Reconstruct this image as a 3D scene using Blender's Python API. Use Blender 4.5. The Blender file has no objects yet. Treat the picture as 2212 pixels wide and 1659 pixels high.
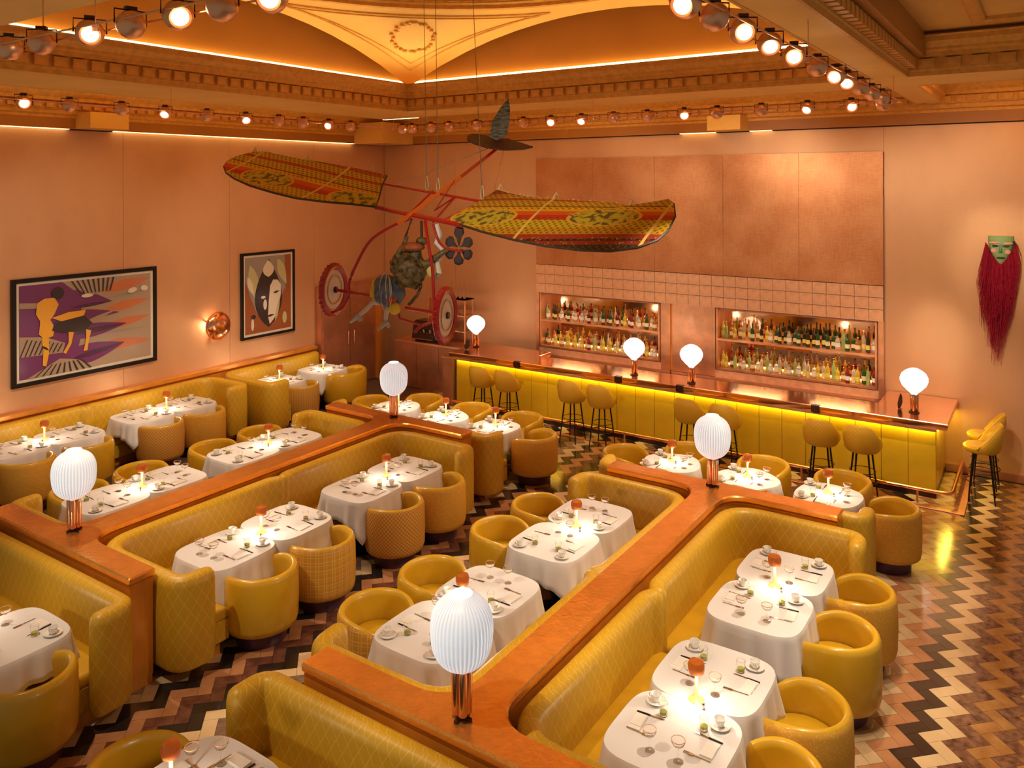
import bpy, math, random
from mathutils import Vector, Matrix
from mathutils.geometry import tessellate_polygon
random.seed(7)
PI = math.pi
S = bpy.context.scene
C = S.collection

# ------------------------------------------------------------ camera
cam_d = bpy.data.cameras.new('camera'); cam = bpy.data.objects.new('camera', cam_d); C.objects.link(cam)
FPX = 1733.5; cam_d.sensor_width = 36; cam_d.sensor_fit = 'HORIZONTAL'
cam_d.lens = FPX/2212*36; cam_d.shift_y = -(829.5-392.6)/2212
yaw, roll = math.radians(33.89), math.radians(.235)
r0 = Vector((math.cos(yaw), math.sin(yaw), 0)); f0 = Vector((-math.sin(yaw), math.cos(yaw), 0)); u0 = Vector((0, 0, 1))
r1 = r0*math.cos(roll)-u0*math.sin(roll); u1 = u0*math.cos(roll)+r0*math.sin(roll)
cam.matrix_world = Matrix(((r1.x, u1.x, -f0.x, 0), (r1.y, u1.y, -f0.y, 0), (r1.z, u1.z, -f0.z, 4.6), (0, 0, 0, 1)))
cam_d.clip_start = .05
S.camera = cam

# ------------------------------------------------------------ world, exposure
W = bpy.data.worlds.new('world'); S.world = W; W.use_nodes = True
W.node_tree.nodes['Background'].inputs[0].default_value = (1, .86, .70, 1)
W.node_tree.nodes['Background'].inputs[1].default_value = .20
vs = S.view_settings; vs.view_transform = 'Standard'; vs.look = 'None'; vs.gamma = 1; vs.use_curve_mapping = False
vs.exposure = 0.10

WARM = (1, .70, .40)
def light(name, kind, loc, power, col=WARM, target=None, size=.1, angle=60, blend=.6, sizey=None, parent=None, rot=None):
    d = bpy.data.lights.new(name, kind); d.energy = power; d.color = col
    if kind == 'SPOT': d.spot_size = math.radians(angle); d.spot_blend = blend; d.shadow_soft_size = size
    elif kind == 'AREA':
        d.size = size
        if sizey: d.shape = 'RECTANGLE'; d.size_y = sizey
    else: d.shadow_soft_size = size
    o = bpy.data.objects.new(name, d); C.objects.link(o); o.location = loc
    if target is not None: o.rotation_euler = (Vector(target)-Vector(loc)).to_track_quat('-Z', 'Y').to_euler()
    if rot: o.rotation_euler = rot
    return o

# track lights: (x, y, aim) on a rectangular cable circuit hung under the coffer
TZ = 5.5
SPOTS = []
# ------------------------------------------------------------ materials
def nt(name):
    m = bpy.data.materials.new(name); m.use_nodes = True
    t = m.node_tree; b = t.nodes['Principled BSDF']
    return m, t, b
def setp(b, **k):
    for n, v in k.items():
        b.inputs[n.replace('_', ' ')].default_value = v
def mat(name, col, rough=.5, metal=0, noise=0, nscale=8, bump=0, bscale=40, spec=None, trans=0, ior=None, emit=None, es=0, coat=0, stretch=None, cols=None, sheen=0):
    m, t, b = nt(name); N = t.nodes; L = t.links
    setp(b, Base_Color=(*col, 1), Roughness=rough, Metallic=metal)
    if spec is not None: b.inputs['Specular IOR Level'].default_value = spec
    if trans: b.inputs['Transmission Weight'].default_value = trans
    if ior: b.inputs['IOR'].default_value = ior
    if coat: b.inputs['Coat Weight'].default_value = coat; b.inputs['Coat Roughness'].default_value = .15
    if sheen: b.inputs['Sheen Weight'].default_value = sheen
    if emit: b.inputs['Emission Color'].default_value = (*emit, 1); b.inputs['Emission Strength'].default_value = es
    if noise or bump:
        tc = N.new('ShaderNodeTexCoord'); mp = N.new('ShaderNodeMapping'); L.new(tc.outputs['Object'], mp.inputs[0])
        if stretch: mp.inputs['Scale'].default_value = stretch
    if noise or cols:
        n = N.new('ShaderNodeTexNoise'); n.inputs['Scale'].default_value = nscale; n.inputs['Detail'].default_value = 5
        L.new(mp.outputs[0], n.inputs[0]); r = N.new('ShaderNodeValToRGB'); L.new(n.outputs[0], r.inputs[0])
        c2 = cols or (tuple(c*(1-noise) for c in col), tuple(min(1, c*(1+noise)) for c in col))
        r.color_ramp.elements[0].position = .35; r.color_ramp.elements[1].position = .65
        r.color_ramp.elements[0].color = (*c2[0], 1); r.color_ramp.elements[1].color = (*c2[1], 1)
        L.new(r.outputs[0], b.inputs['Base Color'])
    if bump:
        n2 = N.new('ShaderNodeTexNoise'); n2.inputs['Scale'].default_value = bscale; n2.inputs['Detail'].default_value = 3
        L.new(mp.outputs[0], n2.inputs[0]); bp = N.new('ShaderNodeBump'); bp.inputs['Strength'].default_value = bump; bp.inputs['Distance'].default_value = .02
        L.new(n2.outputs[0], bp.inputs['Height']); L.new(bp.outputs[0], b.inputs['Normal'])
    return m
def mth(t, op, a, b=None, c=None):
    n = t.nodes.new('ShaderNodeMath'); n.operation = op
    for i, x in enumerate((a, b, c)):
        if x is None: continue
        if isinstance(x, (int, float)): n.inputs[i].default_value = x
        else: t.links.new(x, n.inputs[i])
    return n.outputs[0]
def pattern(name, kind, col, line, su, sv, width=.06, rough=.45, bump=.4, coat=.15):
    """leather or cloth with a stitched, woven or printed pattern laid out in the UV map (metres)"""
    m, t, b = nt(name); N = t.nodes; L = t.links
    setp(b, Roughness=rough); b.inputs['Coat Weight'].default_value = coat; b.inputs['Coat Roughness'].default_value = .3
    tc = N.new('ShaderNodeTexCoord'); sp = N.new('ShaderNodeSeparateXYZ'); L.new(tc.outputs['UV'], sp.inputs[0])
    u = mth(t, 'DIVIDE', sp.outputs[0], su); v = mth(t, 'DIVIDE', sp.outputs[1], sv)
    def ln(x, w=width):
        d = mth(t, 'ABSOLUTE', mth(t, 'SUBTRACT', mth(t, 'FRACT', x), .5))
        return mth(t, 'LESS_THAN', d, w)
    if kind == 'diamond':
        f = mth(t, 'MAXIMUM', ln(mth(t, 'ADD', u, v)), ln(mth(t, 'SUBTRACT', u, v)))
    elif kind == 'grid':
        f = mth(t, 'MAXIMUM', mth(t, 'MAXIMUM', ln(u), ln(v)), mth(t, 'MAXIMUM', ln(mth(t, 'ADD', u, .33)), ln(mth(t, 'ADD', v, .38), width*.6)))
    elif kind == 'stripe':
        f = ln(u)
    else:
        vo = N.new('ShaderNodeTexVoronoi'); vo.inputs['Scale'].default_value = 1/su; L.new(tc.outputs['UV'], vo.inputs[0])
        f = mth(t, 'LESS_THAN', vo.outputs['Distance'], width)
    mx = N.new('ShaderNodeMix'); mx.data_type = 'RGBA'; L.new(f, mx.inputs[0])
    mx.inputs[6].default_value = (*col, 1); mx.inputs[7].default_value = (*line, 1)
    L.new(mx.outputs[2], b.inputs['Base Color'])
    bp = N.new('ShaderNodeBump'); bp.inputs['Strength'].default_value = bump; bp.inputs['Distance'].default_value = -.004
    L.new(f, bp.inputs['Height']); L.new(bp.outputs[0], b.inputs['Normal'])
    return m

COP = (.93, .46, .24)
M = {}
M['leather'] = mat('mustard_leather', (.62, .345, .012), .34, coat=.25, noise=.07, nscale=3, bump=.12, bscale=9)
M['leather_dark'] = mat('mustard_seat_leather', (.58, .31, .012), .32, coat=.3, noise=.10, nscale=4, bump=.35, bscale=5, stretch=(1, 1, 1))
M['quilt'] = pattern('quilted_mustard_leather', 'diamond', (.60, .335, .012), (.72, .45, .07), .105, .165, .03)
M['plaid'] = pattern('embossed_grid_leather', 'grid', (.60, .28, .022), (.72, .42, .09), .085, .085, .05, bump=.7)
M['lattice'] = pattern('woven_lattice_fabric', 'diamond', (.68, .33, .05), (.40, .16, .015), .045, .05, .12, .7, bump=.7, coat=0)
M['mottle'] = pattern('dotted_fabric', 'dots', (.70, .35, .035), (.80, .45, .07), .022, .03, .28, .75, bump=.4, coat=0)
M['stripe'] = pattern('striped_fabric', 'stripe', (.60, .31, .03), (.46, .24, .07), .045, 1, .2, .6, bump=.3, coat=0)
M['purple'] = mat('aubergine_plinth', (.075, .022, .055), .4, coat=.2)
M['cloth'] = mat('white_linen', (.74, .71, .70), .85, bump=.10, bscale=6, sheen=.2)
M['napkin'] = mat('folded_napkin', (.84, .80, .74), .9)
M['wood'] = mat('copper_varnished_wood', (.74, .29, .03), .28, .3, noise=.10, nscale=5, stretch=(1, 1, .25), coat=.5, bump=.05, bscale=12)
M['cop_top'] = mat('hammered_copper_cap', (.95, .44, .10), .24, .8, noise=.07, nscale=9, bump=.14, bscale=26)
M['copper'] = mat('polished_copper', COP, .16, 1, bump=.03, bscale=15)
M['copper_r'] = mat('brushed_copper', (.88, .46, .25), .36, .9, noise=.12, nscale=5, bump=.10, bscale=30)
M['copper_d'] = mat('dull_copper_sheet', (.60, .27, .15), .42, .7, noise=.12, nscale=3, bump=.06, bscale=25)
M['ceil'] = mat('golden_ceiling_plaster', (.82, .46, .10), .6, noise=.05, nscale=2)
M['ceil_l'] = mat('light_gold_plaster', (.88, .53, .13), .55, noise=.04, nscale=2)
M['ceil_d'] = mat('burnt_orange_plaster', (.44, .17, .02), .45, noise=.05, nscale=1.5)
M['gilt'] = mat('gilt_moulding', (.74, .36, .06), .45, .15, noise=.1, nscale=14, bump=.3, bscale=60)
M['black'] = mat('black_metal', (.015, .010, .008), .35, .5)
M['dark'] = mat('dark_bronze', (.06, .025, .018), .3, .6)
M['white'] = mat('white_porcelain', (.86, .84, .80), .18, coat=.4)
M['steel'] = mat('cutlery_steel', (.42, .36, .30), .2, 1)
M['grout'] = mat('dark_grout', (.10, .055, .03), .8)
def glass(name, col, rough=0.0):
    return mat(name, col, rough, trans=1, ior=1.33)
M['glass'] = glass('clear_glass', (1, .985, .96))
M['lime'] = mat('lime_green_drink', (.62, .66, .12), .15, trans=.35, ior=1.33)
M['amber'] = mat('amber_lamp_glass', (.50, .13, .02), .12, trans=.3, ior=1.4, emit=(1, .20, .02), es=.10, coat=.6)
M['amber_glow'] = mat('glowing_amber_stem', (1, .5, .1), .2, emit=(1, .50, .12), es=.5)
M['glow'] = mat('lamp_glow', (1, .9, .7), .4, emit=(1, .86, .62), es=9)
M['led'] = mat('cove_led_strip', (1, .7, .3), .5, emit=(1, .76, .32), es=7)
M['led_w'] = mat('wall_led_strip', (1, .75, .4), .5, emit=(1, .74, .32), es=2.6)
M['led_y'] = mat('counter_led_strip', (1, .9, .2), .5, emit=(1, .78, .06), es=6)
def shade_mat():
    m, t, b = nt('pleated_glass_shade'); N = t.nodes; L = t.links
    tc = N.new('ShaderNodeTexCoord'); sp = N.new('ShaderNodeSeparateXYZ'); L.new(tc.outputs['UV'], sp.inputs[0])
    s = mth(t, 'SINE', mth(t, 'MULTIPLY', sp.outputs[0], 2*PI*44))
    f = mth(t, 'MULTIPLY_ADD', s, .5, .5)
    mx = N.new('ShaderNodeMix'); mx.data_type = 'RGBA'; L.new(f, mx.inputs[0])
    mx.inputs[6].default_value = (.42, .48, .54, 1); mx.inputs[7].default_value = (.86, .90, .93, 1)
    L.new(mx.outputs[2], b.inputs['Emission Color']); b.inputs['Emission Strength'].default_value = .62
    setp(b, Base_Color=(.7, .7, .7, 1), Roughness=.3)
    return m
M['shade'] = shade_mat()
M['shade_b'] = mat('opal_glass_shade', (.9, .9, .9), .3, emit=(1, .97, .95), es=1.5)
M['rim'] = mat('opal_rim', (.9, .9, .9), .3, emit=(.95, .95, .95), es=1.2)
def walls():
    m, t, b = nt('rose_copper_wall_lining'); N = t.nodes; L = t.links
    setp(b, Metallic=.45, Roughness=.42)
    tc = N.new('ShaderNodeTexCoord'); n = N.new('ShaderNodeTexNoise'); n.inputs['Scale'].default_value = 1.1; n.inputs['Detail'].default_value = 6
    mp = N.new('ShaderNodeMapping'); mp.inputs['Scale'].default_value = (1, 1, .5); L.new(tc.outputs['Object'], mp.inputs[0]); L.new(mp.outputs[0], n.inputs[0])
    r = N.new('ShaderNodeValToRGB'); L.new(n.outputs[0], r.inputs[0])
    r.color_ramp.elements[0].position = .3; r.color_ramp.elements[1].position = .7
    r.color_ramp.elements[0].color = (.64, .345, .175, 1); r.color_ramp.elements[1].color = (.73, .415, .215, 1)
    L.new(r.outputs[0], b.inputs['Base Color'])
    n2 = N.new('ShaderNodeTexNoise'); n2.inputs['Scale'].default_value = 30; mp2 = N.new('ShaderNodeMapping'); mp2.inputs['Scale'].default_value = (1, 1, 6)
    L.new(tc.outputs['Object'], mp2.inputs[0]); L.new(mp2.outputs[0], n2.inputs[0])
    bp = N.new('ShaderNodeBump'); bp.inputs['Strength'].default_value = .10; bp.inputs['Distance'].default_value = .02
    L.new(n2.outputs[0], bp.inputs['Height']); L.new(bp.outputs[0], b.inputs['Normal'])
    return m
M['wall'] = walls()
def leafmat():
    m, t, b = nt('copper_leaf'); N = t.nodes; L = t.links; setp(b, Metallic=.6, Roughness=.38)
    tc = N.new('ShaderNodeTexCoord'); fac = None
    for sc, sd in (((9, 1, 45), .5), ((45, 1, 5), .5)):
        mp = N.new('ShaderNodeMapping'); mp.inputs['Scale'].default_value = sc; L.new(tc.outputs['Object'], mp.inputs[0])
        n = N.new('ShaderNodeTexNoise'); n.inputs['Scale'].default_value = 1; n.inputs['Detail'].default_value = 3; L.new(mp.outputs[0], n.inputs[0])
        fac = n.outputs[0] if fac is None else mth(t, 'MULTIPLY_ADD', mth(t, 'ADD', fac, n.outputs[0]), .5, 0)
    n = N.new('ShaderNodeTexNoise'); n.inputs['Scale'].default_value = 1.6; L.new(tc.outputs['Object'], n.inputs[0])
    f2 = mth(t, 'MULTIPLY_ADD', n.outputs[0], .5, mth(t, 'MULTIPLY', fac, .5))
    r = N.new('ShaderNodeValToRGB'); L.new(f2, r.inputs[0]); r.color_ramp.elements[0].position = .38; r.color_ramp.elements[1].position = .62
    r.color_ramp.elements[0].color = (.54, .20, .07, 1); r.color_ramp.elements[1].color = (.70, .32, .14, 1)
    L.new(r.outputs[0], b.inputs['Base Color'])
    bp = N.new('ShaderNodeBump'); bp.inputs['Strength'].default_value = .15; bp.inputs['Distance'].default_value = .01; L.new(fac, bp.inputs['Height']); L.new(bp.outputs[0], b.inputs['Normal'])
    return m
M['leaf'] = leafmat()
M['leaf_t'] = mat('copper_leaf_tile', (.88, .49, .28), .36, .5, noise=.10, nscale=9, bump=.08, bscale=22)
M['mirror'] = mat('tinted_mirror', (.62, .36, .20), .06, 1)
def marble(name, a, b_, sc=6, rough=.16):
    m = mat(name, a, rough, noise=.1, nscale=sc, cols=(a, b_), coat=.3)
    return m
TM = {
 'black': marble('black_basalt', (.016, .011, .009), (.035, .022, .016)),
 'cream': marble('cream_limestone', (.66, .46, .24), (.74, .54, .30), 3),
 'mottle': marble('veined_brown_marble', (.07, .025, .015), (.26, .13, .07), 14),
 'amber': marble('amber_marble', (.34, .15, .035), (.46, .23, .07), 8),
 'terra': marble('terracotta_marble', (.36, .15, .06), (.44, .20, .09), 5),
 'pink': marble('pinkish_beige_marble', (.44, .29, .15), (.54, .37, .20), 5),
 'redbrown': marble('red_brown_marble', (.10, .035, .02), (.16, .06, .035), 10),
 'grey': marble('grey_brown_marble', (.15, .085, .055), (.26, .16, .11), 9),
}

# ------------------------------------------------------------ mesh helpers
class MB:
    def __init__(s): s.v = []; s.f = []; s.m = []; s.uv = []
    def add(s, vs, fs, m=0, uvs=None):
        o = len(s.v); s.v += [tuple(p) for p in vs]
        for i, f in enumerate(fs):
            s.f.append([o+k for k in f]); s.m.append(m)
            s.uv.append(uvs[i] if uvs else None)
    def box(s, x0, x1, y0, y1, z0, z1, m=0):
        vs = [(x, y, z) for x in (x0, x1) for y in (y0, y1) for z in (z0, z1)]
        s.add(vs, [(0, 1, 3, 2), (4, 6, 7, 5), (0, 4, 5, 1), (2, 3, 7, 6), (0, 2, 6, 4), (1, 5, 7, 3)], m)
    def obox(s, c, ax, ay, az, m=0):
        c, ax, ay, az = map(Vector, (c, ax, ay, az))
        vs = [c+ax*i+ay*j+az*k for i in (-.5, .5) for j in (-.5, .5) for k in (-.5, .5)]
        s.add(vs, [(0, 1, 3, 2), (4, 6, 7, 5), (0, 4, 5, 1), (2, 3, 7, 6), (0, 2, 6, 4), (1, 5, 7, 3)], m)
    def rings(s, rs, m=0, cap0=True, cap1=True, uvs=None, closed=True, tess=False):
        n = len(rs[0]); vs = [p for r in rs for p in r]; fs = []; uu = []
        for i in range(len(rs)-1):
            for j in range(n if closed else n-1):
                k = (j+1) % n
                fs.append((i*n+j, i*n+k, (i+1)*n+k, (i+1)*n+j))
                if uvs: uu.append((uvs[i][j], uvs[i][j+1], uvs[i+1][j+1], uvs[i+1][j]))
                else: uu.append(None)
        for flag, b, rev in ((cap0, 0, True), (cap1, (len(rs)-1)*n, False)):
            if not flag: continue
            if tess and n > 8:
                q = [Vector((p[0], p[1], 0)) for p in vs[b:b+n]]
                for t3 in tessellate_polygon([q]):
                    a, c, d = t3
                    if (q[c]-q[a]).cross(q[d]-q[a]).z < 0: c, d = d, c
                    fs.append((b+a, b+d, b+c) if rev else (b+a, b+c, b+d)); uu.append(None)
            else:
                fs.append(tuple(b+j for j in (reversed(range(n)) if rev else range(n)))); uu.append(None)
        s.add(vs, fs, m, uu)
    def lathe(s, prof, n=24, c=(0, 0, 0), m=0, cap0=True, cap1=True, lob=0, nl=0, sx=1, sy=1):
        rs = []; uv = []
        for i, (r, z) in enumerate(prof):
            rr = []
            for j in range(n):
                a = 2*PI*j/n; q = r*(1+lob*math.cos(nl*a)) if r > .02 else r
                rr.append((c[0]+q*math.cos(a)*sx, c[1]+q*math.sin(a)*sy, c[2]+z))
            rs.append(rr); uv.append([(j/n, z) for j in range(n+1)])
        s.rings(rs, m, cap0, cap1, uv)
    def tube(s, pts, r, n=8, m=0, r2=None):
        pts = [Vector(p) for p in pts]; rs = []
        for i, p in enumerate(pts):
            d = (pts[min(i+1, len(pts)-1)]-pts[max(i-1, 0)]).normalized()
            up = Vector((0, 0, 1)) if abs(d.z) < .95 else Vector((1, 0, 0))
            a = d.cross(up).normalized(); b = d.cross(a)
            q = r if r2 is None else r+(r2-r)*i/(len(pts)-1)
            rs.append([p+a*q*math.cos(2*PI*k/n)+b*q*math.sin(2*PI*k/n) for k in range(n)])
        s.rings(rs, m)
    def slab(s, path, levels, m=0):
        """plan path (2D polyline) swept as an upright padded slab; levels = [(z, half thickness)]"""
        rs = []; uv = []
        for z, h in levels:
            rg = stadium(path, h); rs.append([(p[0], p[1], z) for p in rg])
            base = stadium(path, levels[1][1]); d = [0]
            for i in range(len(base)): d.append(d[-1]+math.dist(base[i], base[(i+1) % len(base)]))
            uv.append([(q, z) for q in d])
        s.rings(rs, m, uvs=uv, tess=True)
    def prism(s, poly, levels, m=0):
        """levels = [(z, inset)]"""
        rs = []; uv = []
        for z, ins in levels:
            q = inset(poly, ins); rs.append([(p[0], p[1], z) for p in q])
            d = [0]
            for i in range(len(poly)): d.append(d[-1]+math.dist(poly[i], poly[(i+1) % len(poly)]))
            uv.append([(k, z) for k in d])
        s.rings(rs, m, uvs=uv, tess=True)
    def build(s, name, mats, parent=None, smooth=40, loc=None):
        me = bpy.data.meshes.new(name); me.from_pydata(s.v, [], s.f)
        if not isinstance(mats, (list, tuple)): mats = [mats]
        for x in mats: me.materials.append(M[x] if isinstance(x, str) else x)
        me.polygons.foreach_set('material_index', s.m)
        if any(s.uv):
            ul = me.uv_layers.new(name='UVMap')
            for p, q in zip(me.polygons, s.uv):
                if q is None:
                    for li in p.loop_indices:
                        co = me.vertices[me.loops[li].vertex_index].co; ul.data[li].uv = (co.x+co.y, co.z+co.y*.3)
                else:
                    for li, c in zip(p.loop_indices, q): ul.data[li].uv = c
        me.polygons.foreach_set('use_smooth', [bool(smooth)]*len(me.polygons))
        me.update()
        if smooth: me.set_sharp_from_angle(angle=math.radians(smooth))
        o = bpy.data.objects.new(name, me); C.objects.link(o)
        if parent: o.parent = parent
        if loc: o.location = loc
        return o

def stadium(path, h, k=6):
    P = [Vector((p[0], p[1])) for p in path]; n = len(P); N = []
    for i in range(n):
        d = (P[min(i+1, n-1)]-P[max(i-1, 0)]).normalized(); N.append(Vector((-d.y, d.x)))
    L = [P[i]+N[i]*h for i in range(n)]; R = [P[i]-N[i]*h for i in range(n)]
    out = list(R)
    a0 = math.atan2(-N[-1].y, -N[-1].x)
    for j in range(1, k): a = a0+PI*j/k; out.append(P[-1]+Vector((math.cos(a), math.sin(a)))*h)
    out += list(reversed(L))
    a0 = math.atan2(N[0].y, N[0].x)
    for j in range(1, k): a = a0+PI*j/k; out.append(P[0]+Vector((math.cos(a), math.sin(a)))*h)
    return [tuple(p) for p in out]
def inset(poly, d):
    if not d: return [tuple(p) for p in poly]
    n = len(poly); out = []
    area = sum(poly[i][0]*poly[(i+1) % n][1]-poly[(i+1) % n][0]*poly[i][1] for i in range(n))
    sg = 1 if area > 0 else -1
    for i in range(n):
        a, b, c = Vector(poly[i-1][:2]), Vector(poly[i][:2]), Vector(poly[(i+1) % n][:2])
        e1 = (b-a).normalized(); e2 = (c-b).normalized()
        n1 = Vector((-e1.y, e1.x))*sg; n2 = Vector((-e2.y, e2.x))*sg
        m_ = (n1+n2); q = m_.length
        m_ = m_/q if q > 1e-6 else n1
        out.append(tuple(b+m_*d/max(.5, m_.dot(n1))))
    return out
def fillet(pts, rad, k=7):
    """round the inner corners of an open polyline"""
    out = [pts[0]]
    for i in range(1, len(pts)-1):
        a, b, c = Vector(pts[i-1]), Vector(pts[i]), Vector(pts[i+1]); r = rad[i-1] if isinstance(rad, (list, tuple)) else rad
        d1 = (a-b).normalized(); d2 = (c-b).normalized()
        p0 = b+d1*r; p2 = b+d2*r
        for j in range(k+1):
            t = j/k; out.append(tuple(p0*(1-t)**2+b*2*t*(1-t)+p2*t*t))
    out.append(pts[-1]); return out
def closed_fillet(pts, rads, k=6):
    out = []; n = len(pts)
    for i in range(n):
        a, b, c = Vector(pts[i-1]), Vector(pts[i]), Vector(pts[(i+1) % n]); r = rads[i] if isinstance(rads, (list, tuple)) else rads
        if r <= 0: out.append(tuple(b)); continue
        p0 = b+(a-b).normalized()*r; p2 = b+(c-b).normalized()*r
        for j in range(k+1):
            t = j/k; out.append(tuple(p0*(1-t)**2+b*2*t*(1-t)+p2*t*t))
    return out
def resample(path, step=.12):
    out = [path[0]]
    for a, b in zip(path, path[1:]):
        n = max(1, int(math.dist(a, b)/step))
        for j in range(1, n+1): out.append((a[0]+(b[0]-a[0])*j/n, a[1]+(b[1]-a[1])*j/n))
    return out

def tag(o, label=None, cat=None, group=None, kind=None):
    if label: o['label'] = label
    if cat: o['category'] = cat
    if group: o['group'] = group
    if kind: o['kind'] = kind
    return o
def thing(name, label, cat, loc=(0, 0, 0), rz=0, group=None):
    o = bpy.data.objects.new(name, None); C.objects.link(o); o.location = loc; o.rotation_euler = (0, 0, rz)
    o.empty_display_size = .1
    return tag(o, label, cat, group)
def kids(o): return KID.get(o.name, [c for c in bpy.data.objects if c.parent == o])
KID = {}
def proto(o):
    """remember a thing's parts so that copies need no search"""
    al = list(bpy.data.objects)
    ch = [c for c in al if c.parent == o]; KID[o.name] = ch
    for c in ch: KID[c.name] = [g for g in al if g.parent == c]
    o['_used'] = 0
    return o
def place(pr, loc, rz=0, label=None, cat=None, group=None, scale=None):
    """first call moves the prototype itself, later calls copy it with its parts"""
    if not pr['_used']:
        pr['_used'] = 1; o = pr
    else:
        o = pr.copy(); C.objects.link(o)
        for c in KID[pr.name]:
            d = c.copy(); C.objects.link(d); d.parent = o
            for g in KID.get(c.name, []):
                e = g.copy(); C.objects.link(e); e.parent = d
    o.location = loc; o.rotation_euler = (0, 0, rz)
    if scale: o.scale = scale
    tag(o, label, cat, group)
    return o
ORD = ['first', 'second', 'third', 'fourth', 'fifth', 'sixth', 'seventh', 'eighth', 'ninth', 'tenth', 'eleventh', 'twelfth', 'thirteenth', 'fourteenth', 'fifteenth', 'sixteenth', 'seventeenth', 'eighteenth', 'nineteenth', 'twentieth']
def ordn(i):
    if i < 20: return ORD[i]
    t = {2: 'twenty', 3: 'thirty', 4: 'forty'}[(i+1)//10]
    return {19: 'twentieth', 29: 'thirtieth', 39: 'fortieth'}.get(i, t+'-'+ORD[(i+1) % 10-1] if (i+1) % 10 else '')
def struct(o): o['kind'] = 'structure'; return o

# ============================================================ SETTING
XL, YB, HW = -13.4, 14.4, 5.48
# floor with herringbone tiles
g = MB(); g.box(XL-.4, 2.2, 1.2, YB+.4, -.12, -.012); floor = struct(g.build('floor', 'grout', smooth=0))
w = .1222
R2 = math.sqrt(2)
band = {0: 'black', 1: 'cream', 2: 'mottle', 3: 'amber', 4: 'mottle', 5: 'amber', 6: 'mottle', 7: 'redbrown', 8: 'amber', -1: 'terra', -2: 'pink', -3: 'terra', -4: 'cream', -5: 'black', -6: 'redbrown', -7: 'terra'}
seq = ['terra', 'redbrown', 'black', 'cream', 'grey', 'black', 'cream', 'redbrown', 'black', 'grey', 'pink', 'black']
def bandmat(k):
    if k in band: return band[k]
    return seq[(k+32) % len(seq)]
tiles = []
gap = .003
for k in range(-70, 20):
    mt = bandmat(k)
    for j in range(-60, 60):
        for (ca, cb, la, lb) in ((1, .5, 2, 1), (2.5, 0, 1, 2)):
            a = ca+k+2*j; b = cb+k-2*j
            X = -1.11+(a+b)/R2*w; Y = 7.07+(a-b)/R2*w
            if not (-11.6 < X < 1.9 and 2.2 < Y < 14.3): continue
            tiles.append((X, Y, la > lb, mt))
def inopen(X, Y):
    if X > -1.15 and 3.4 < Y < 9.6: return True
    if -6.35 < X < -5.35 and 3.3 < Y < 9: return True
    if -6.3 < X < -5.0 and 9 < Y < 11.5: return True
    return False
def tmesh(mt):
    me = MB(); L, Wd = 2*w-gap, w-gap
    top = [(-L/2, -Wd/2), (L/2, -Wd/2), (L/2, Wd/2), (-L/2, Wd/2)]
    me.prism(top, [(-.012, 0), (-.0015, 0), (0, .0015)])
    return me
cand = sorted([t for t in tiles if inopen(t[0], t[1])], key=lambda t: t[0]**2+t[1]**2)[:300]
cs = set((round(t[0], 3), round(t[1], 3)) for t in cand)
protos = {}
for t in cand:
    ang = PI/4 if t[2] else -PI/4
    if t[3] not in protos:
        o = tmesh(t[3]).build('tile', TM[t[3]], floor, smooth=0); protos[t[3]] = o
    else:
        o = protos[t[3]].copy(); C.objects.link(o); o.parent = floor
    o.location = (t[0], t[1], random.uniform(-.0006, .0006)); o.rotation_euler = (random.uniform(-.002, .002), random.uniform(-.002, .002), ang)
for mt in TM:
    mb = MB(); L, Wd = 2*w-gap, w-gap; cnt = 0
    for t in tiles:
        if t[3] != mt or (round(t[0], 3), round(t[1], 3)) in cs: continue
        a = PI/4 if t[2] else -PI/4; c, s = math.cos(a), math.sin(a)
        q = [(t[0]+x*c-y*s, t[1]+x*s+y*c) for x, y in ((-L/2, -Wd/2), (L/2, -Wd/2), (L/2, Wd/2), (-L/2, Wd/2))]
        mb.add([(p[0], p[1], 0) for p in q]+[(p[0], p[1], -.012) for p in q], [(0, 1, 2, 3), (0, 4, 5, 1), (1, 5, 6, 2), (2, 6, 7, 3), (3, 7, 4, 0)])
    tag(mb.build('distant_tiles', TM[mt], floor, smooth=0), kind='stuff')

# walls
g = MB(); g.box(XL-.3, XL, 1.2, YB+.4, 0, HW)
wl = struct(g.build('wall_left', 'wall', smooth=0))
N1 = (-8.93, -6.23, 1.14, 2.26); N2 = (-5.12, -2.39, 1.14, 2.26)
g = MB()
for (a, b, c, d) in ((XL, 2.2, 0, 1.14), (XL, 2.2, 2.26, HW), (XL, N1[0], 1.14, 2.26), (N1[1], N2[0], 1.14, 2.26), (N2[1], 2.2, 1.14, 2.26)):
    g.box(a, b, YB, YB+.40, c, d)
wb = struct(g.build('wall_back', 'wall', smooth=0))
# tall lining panels of the walls, thin joints between them
x = XL+.02; k = 0
def panel_row(parent, along, fixed, a0, a1, z0, z1, width, mt, th=.012, name='wall_panel'):
    a = a0
    n = max(1, round((a1-a0)/width)); wd = (a1-a0)/n
    for i in range(n):
        p, q = a0+i*wd+.003, a0+(i+1)*wd-.003
        g = MB()
        if along == 'y': g.box(fixed, fixed+th, p, q, z0, z1)
        else: g.box(p, q, fixed-th, fixed, z0, z1)
        g.build(name, mt, parent, smooth=0)
panel_row(wl, 'y', XL, 1.3, 12.15, .0, HW-.01, 2.35, 'wall')
panel_row(wl, 'y', XL, 12.15, YB-.02, 2.35, HW-.01, 2.35, 'wall')
panel_row(wb, 'x', YB, XL+.02, -9.05, 0, HW-.01, 2.2, 'wall')
panel_row(wb, 'x', YB, -2.27, 2.1, 0, HW-.01, 2.2, 'wall')
g = MB(); g.box(-9.02, -2.29, YB-.012, YB, 5.09, HW-.01); g.build('wall_panel', 'wall', wb, smooth=0)
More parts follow.
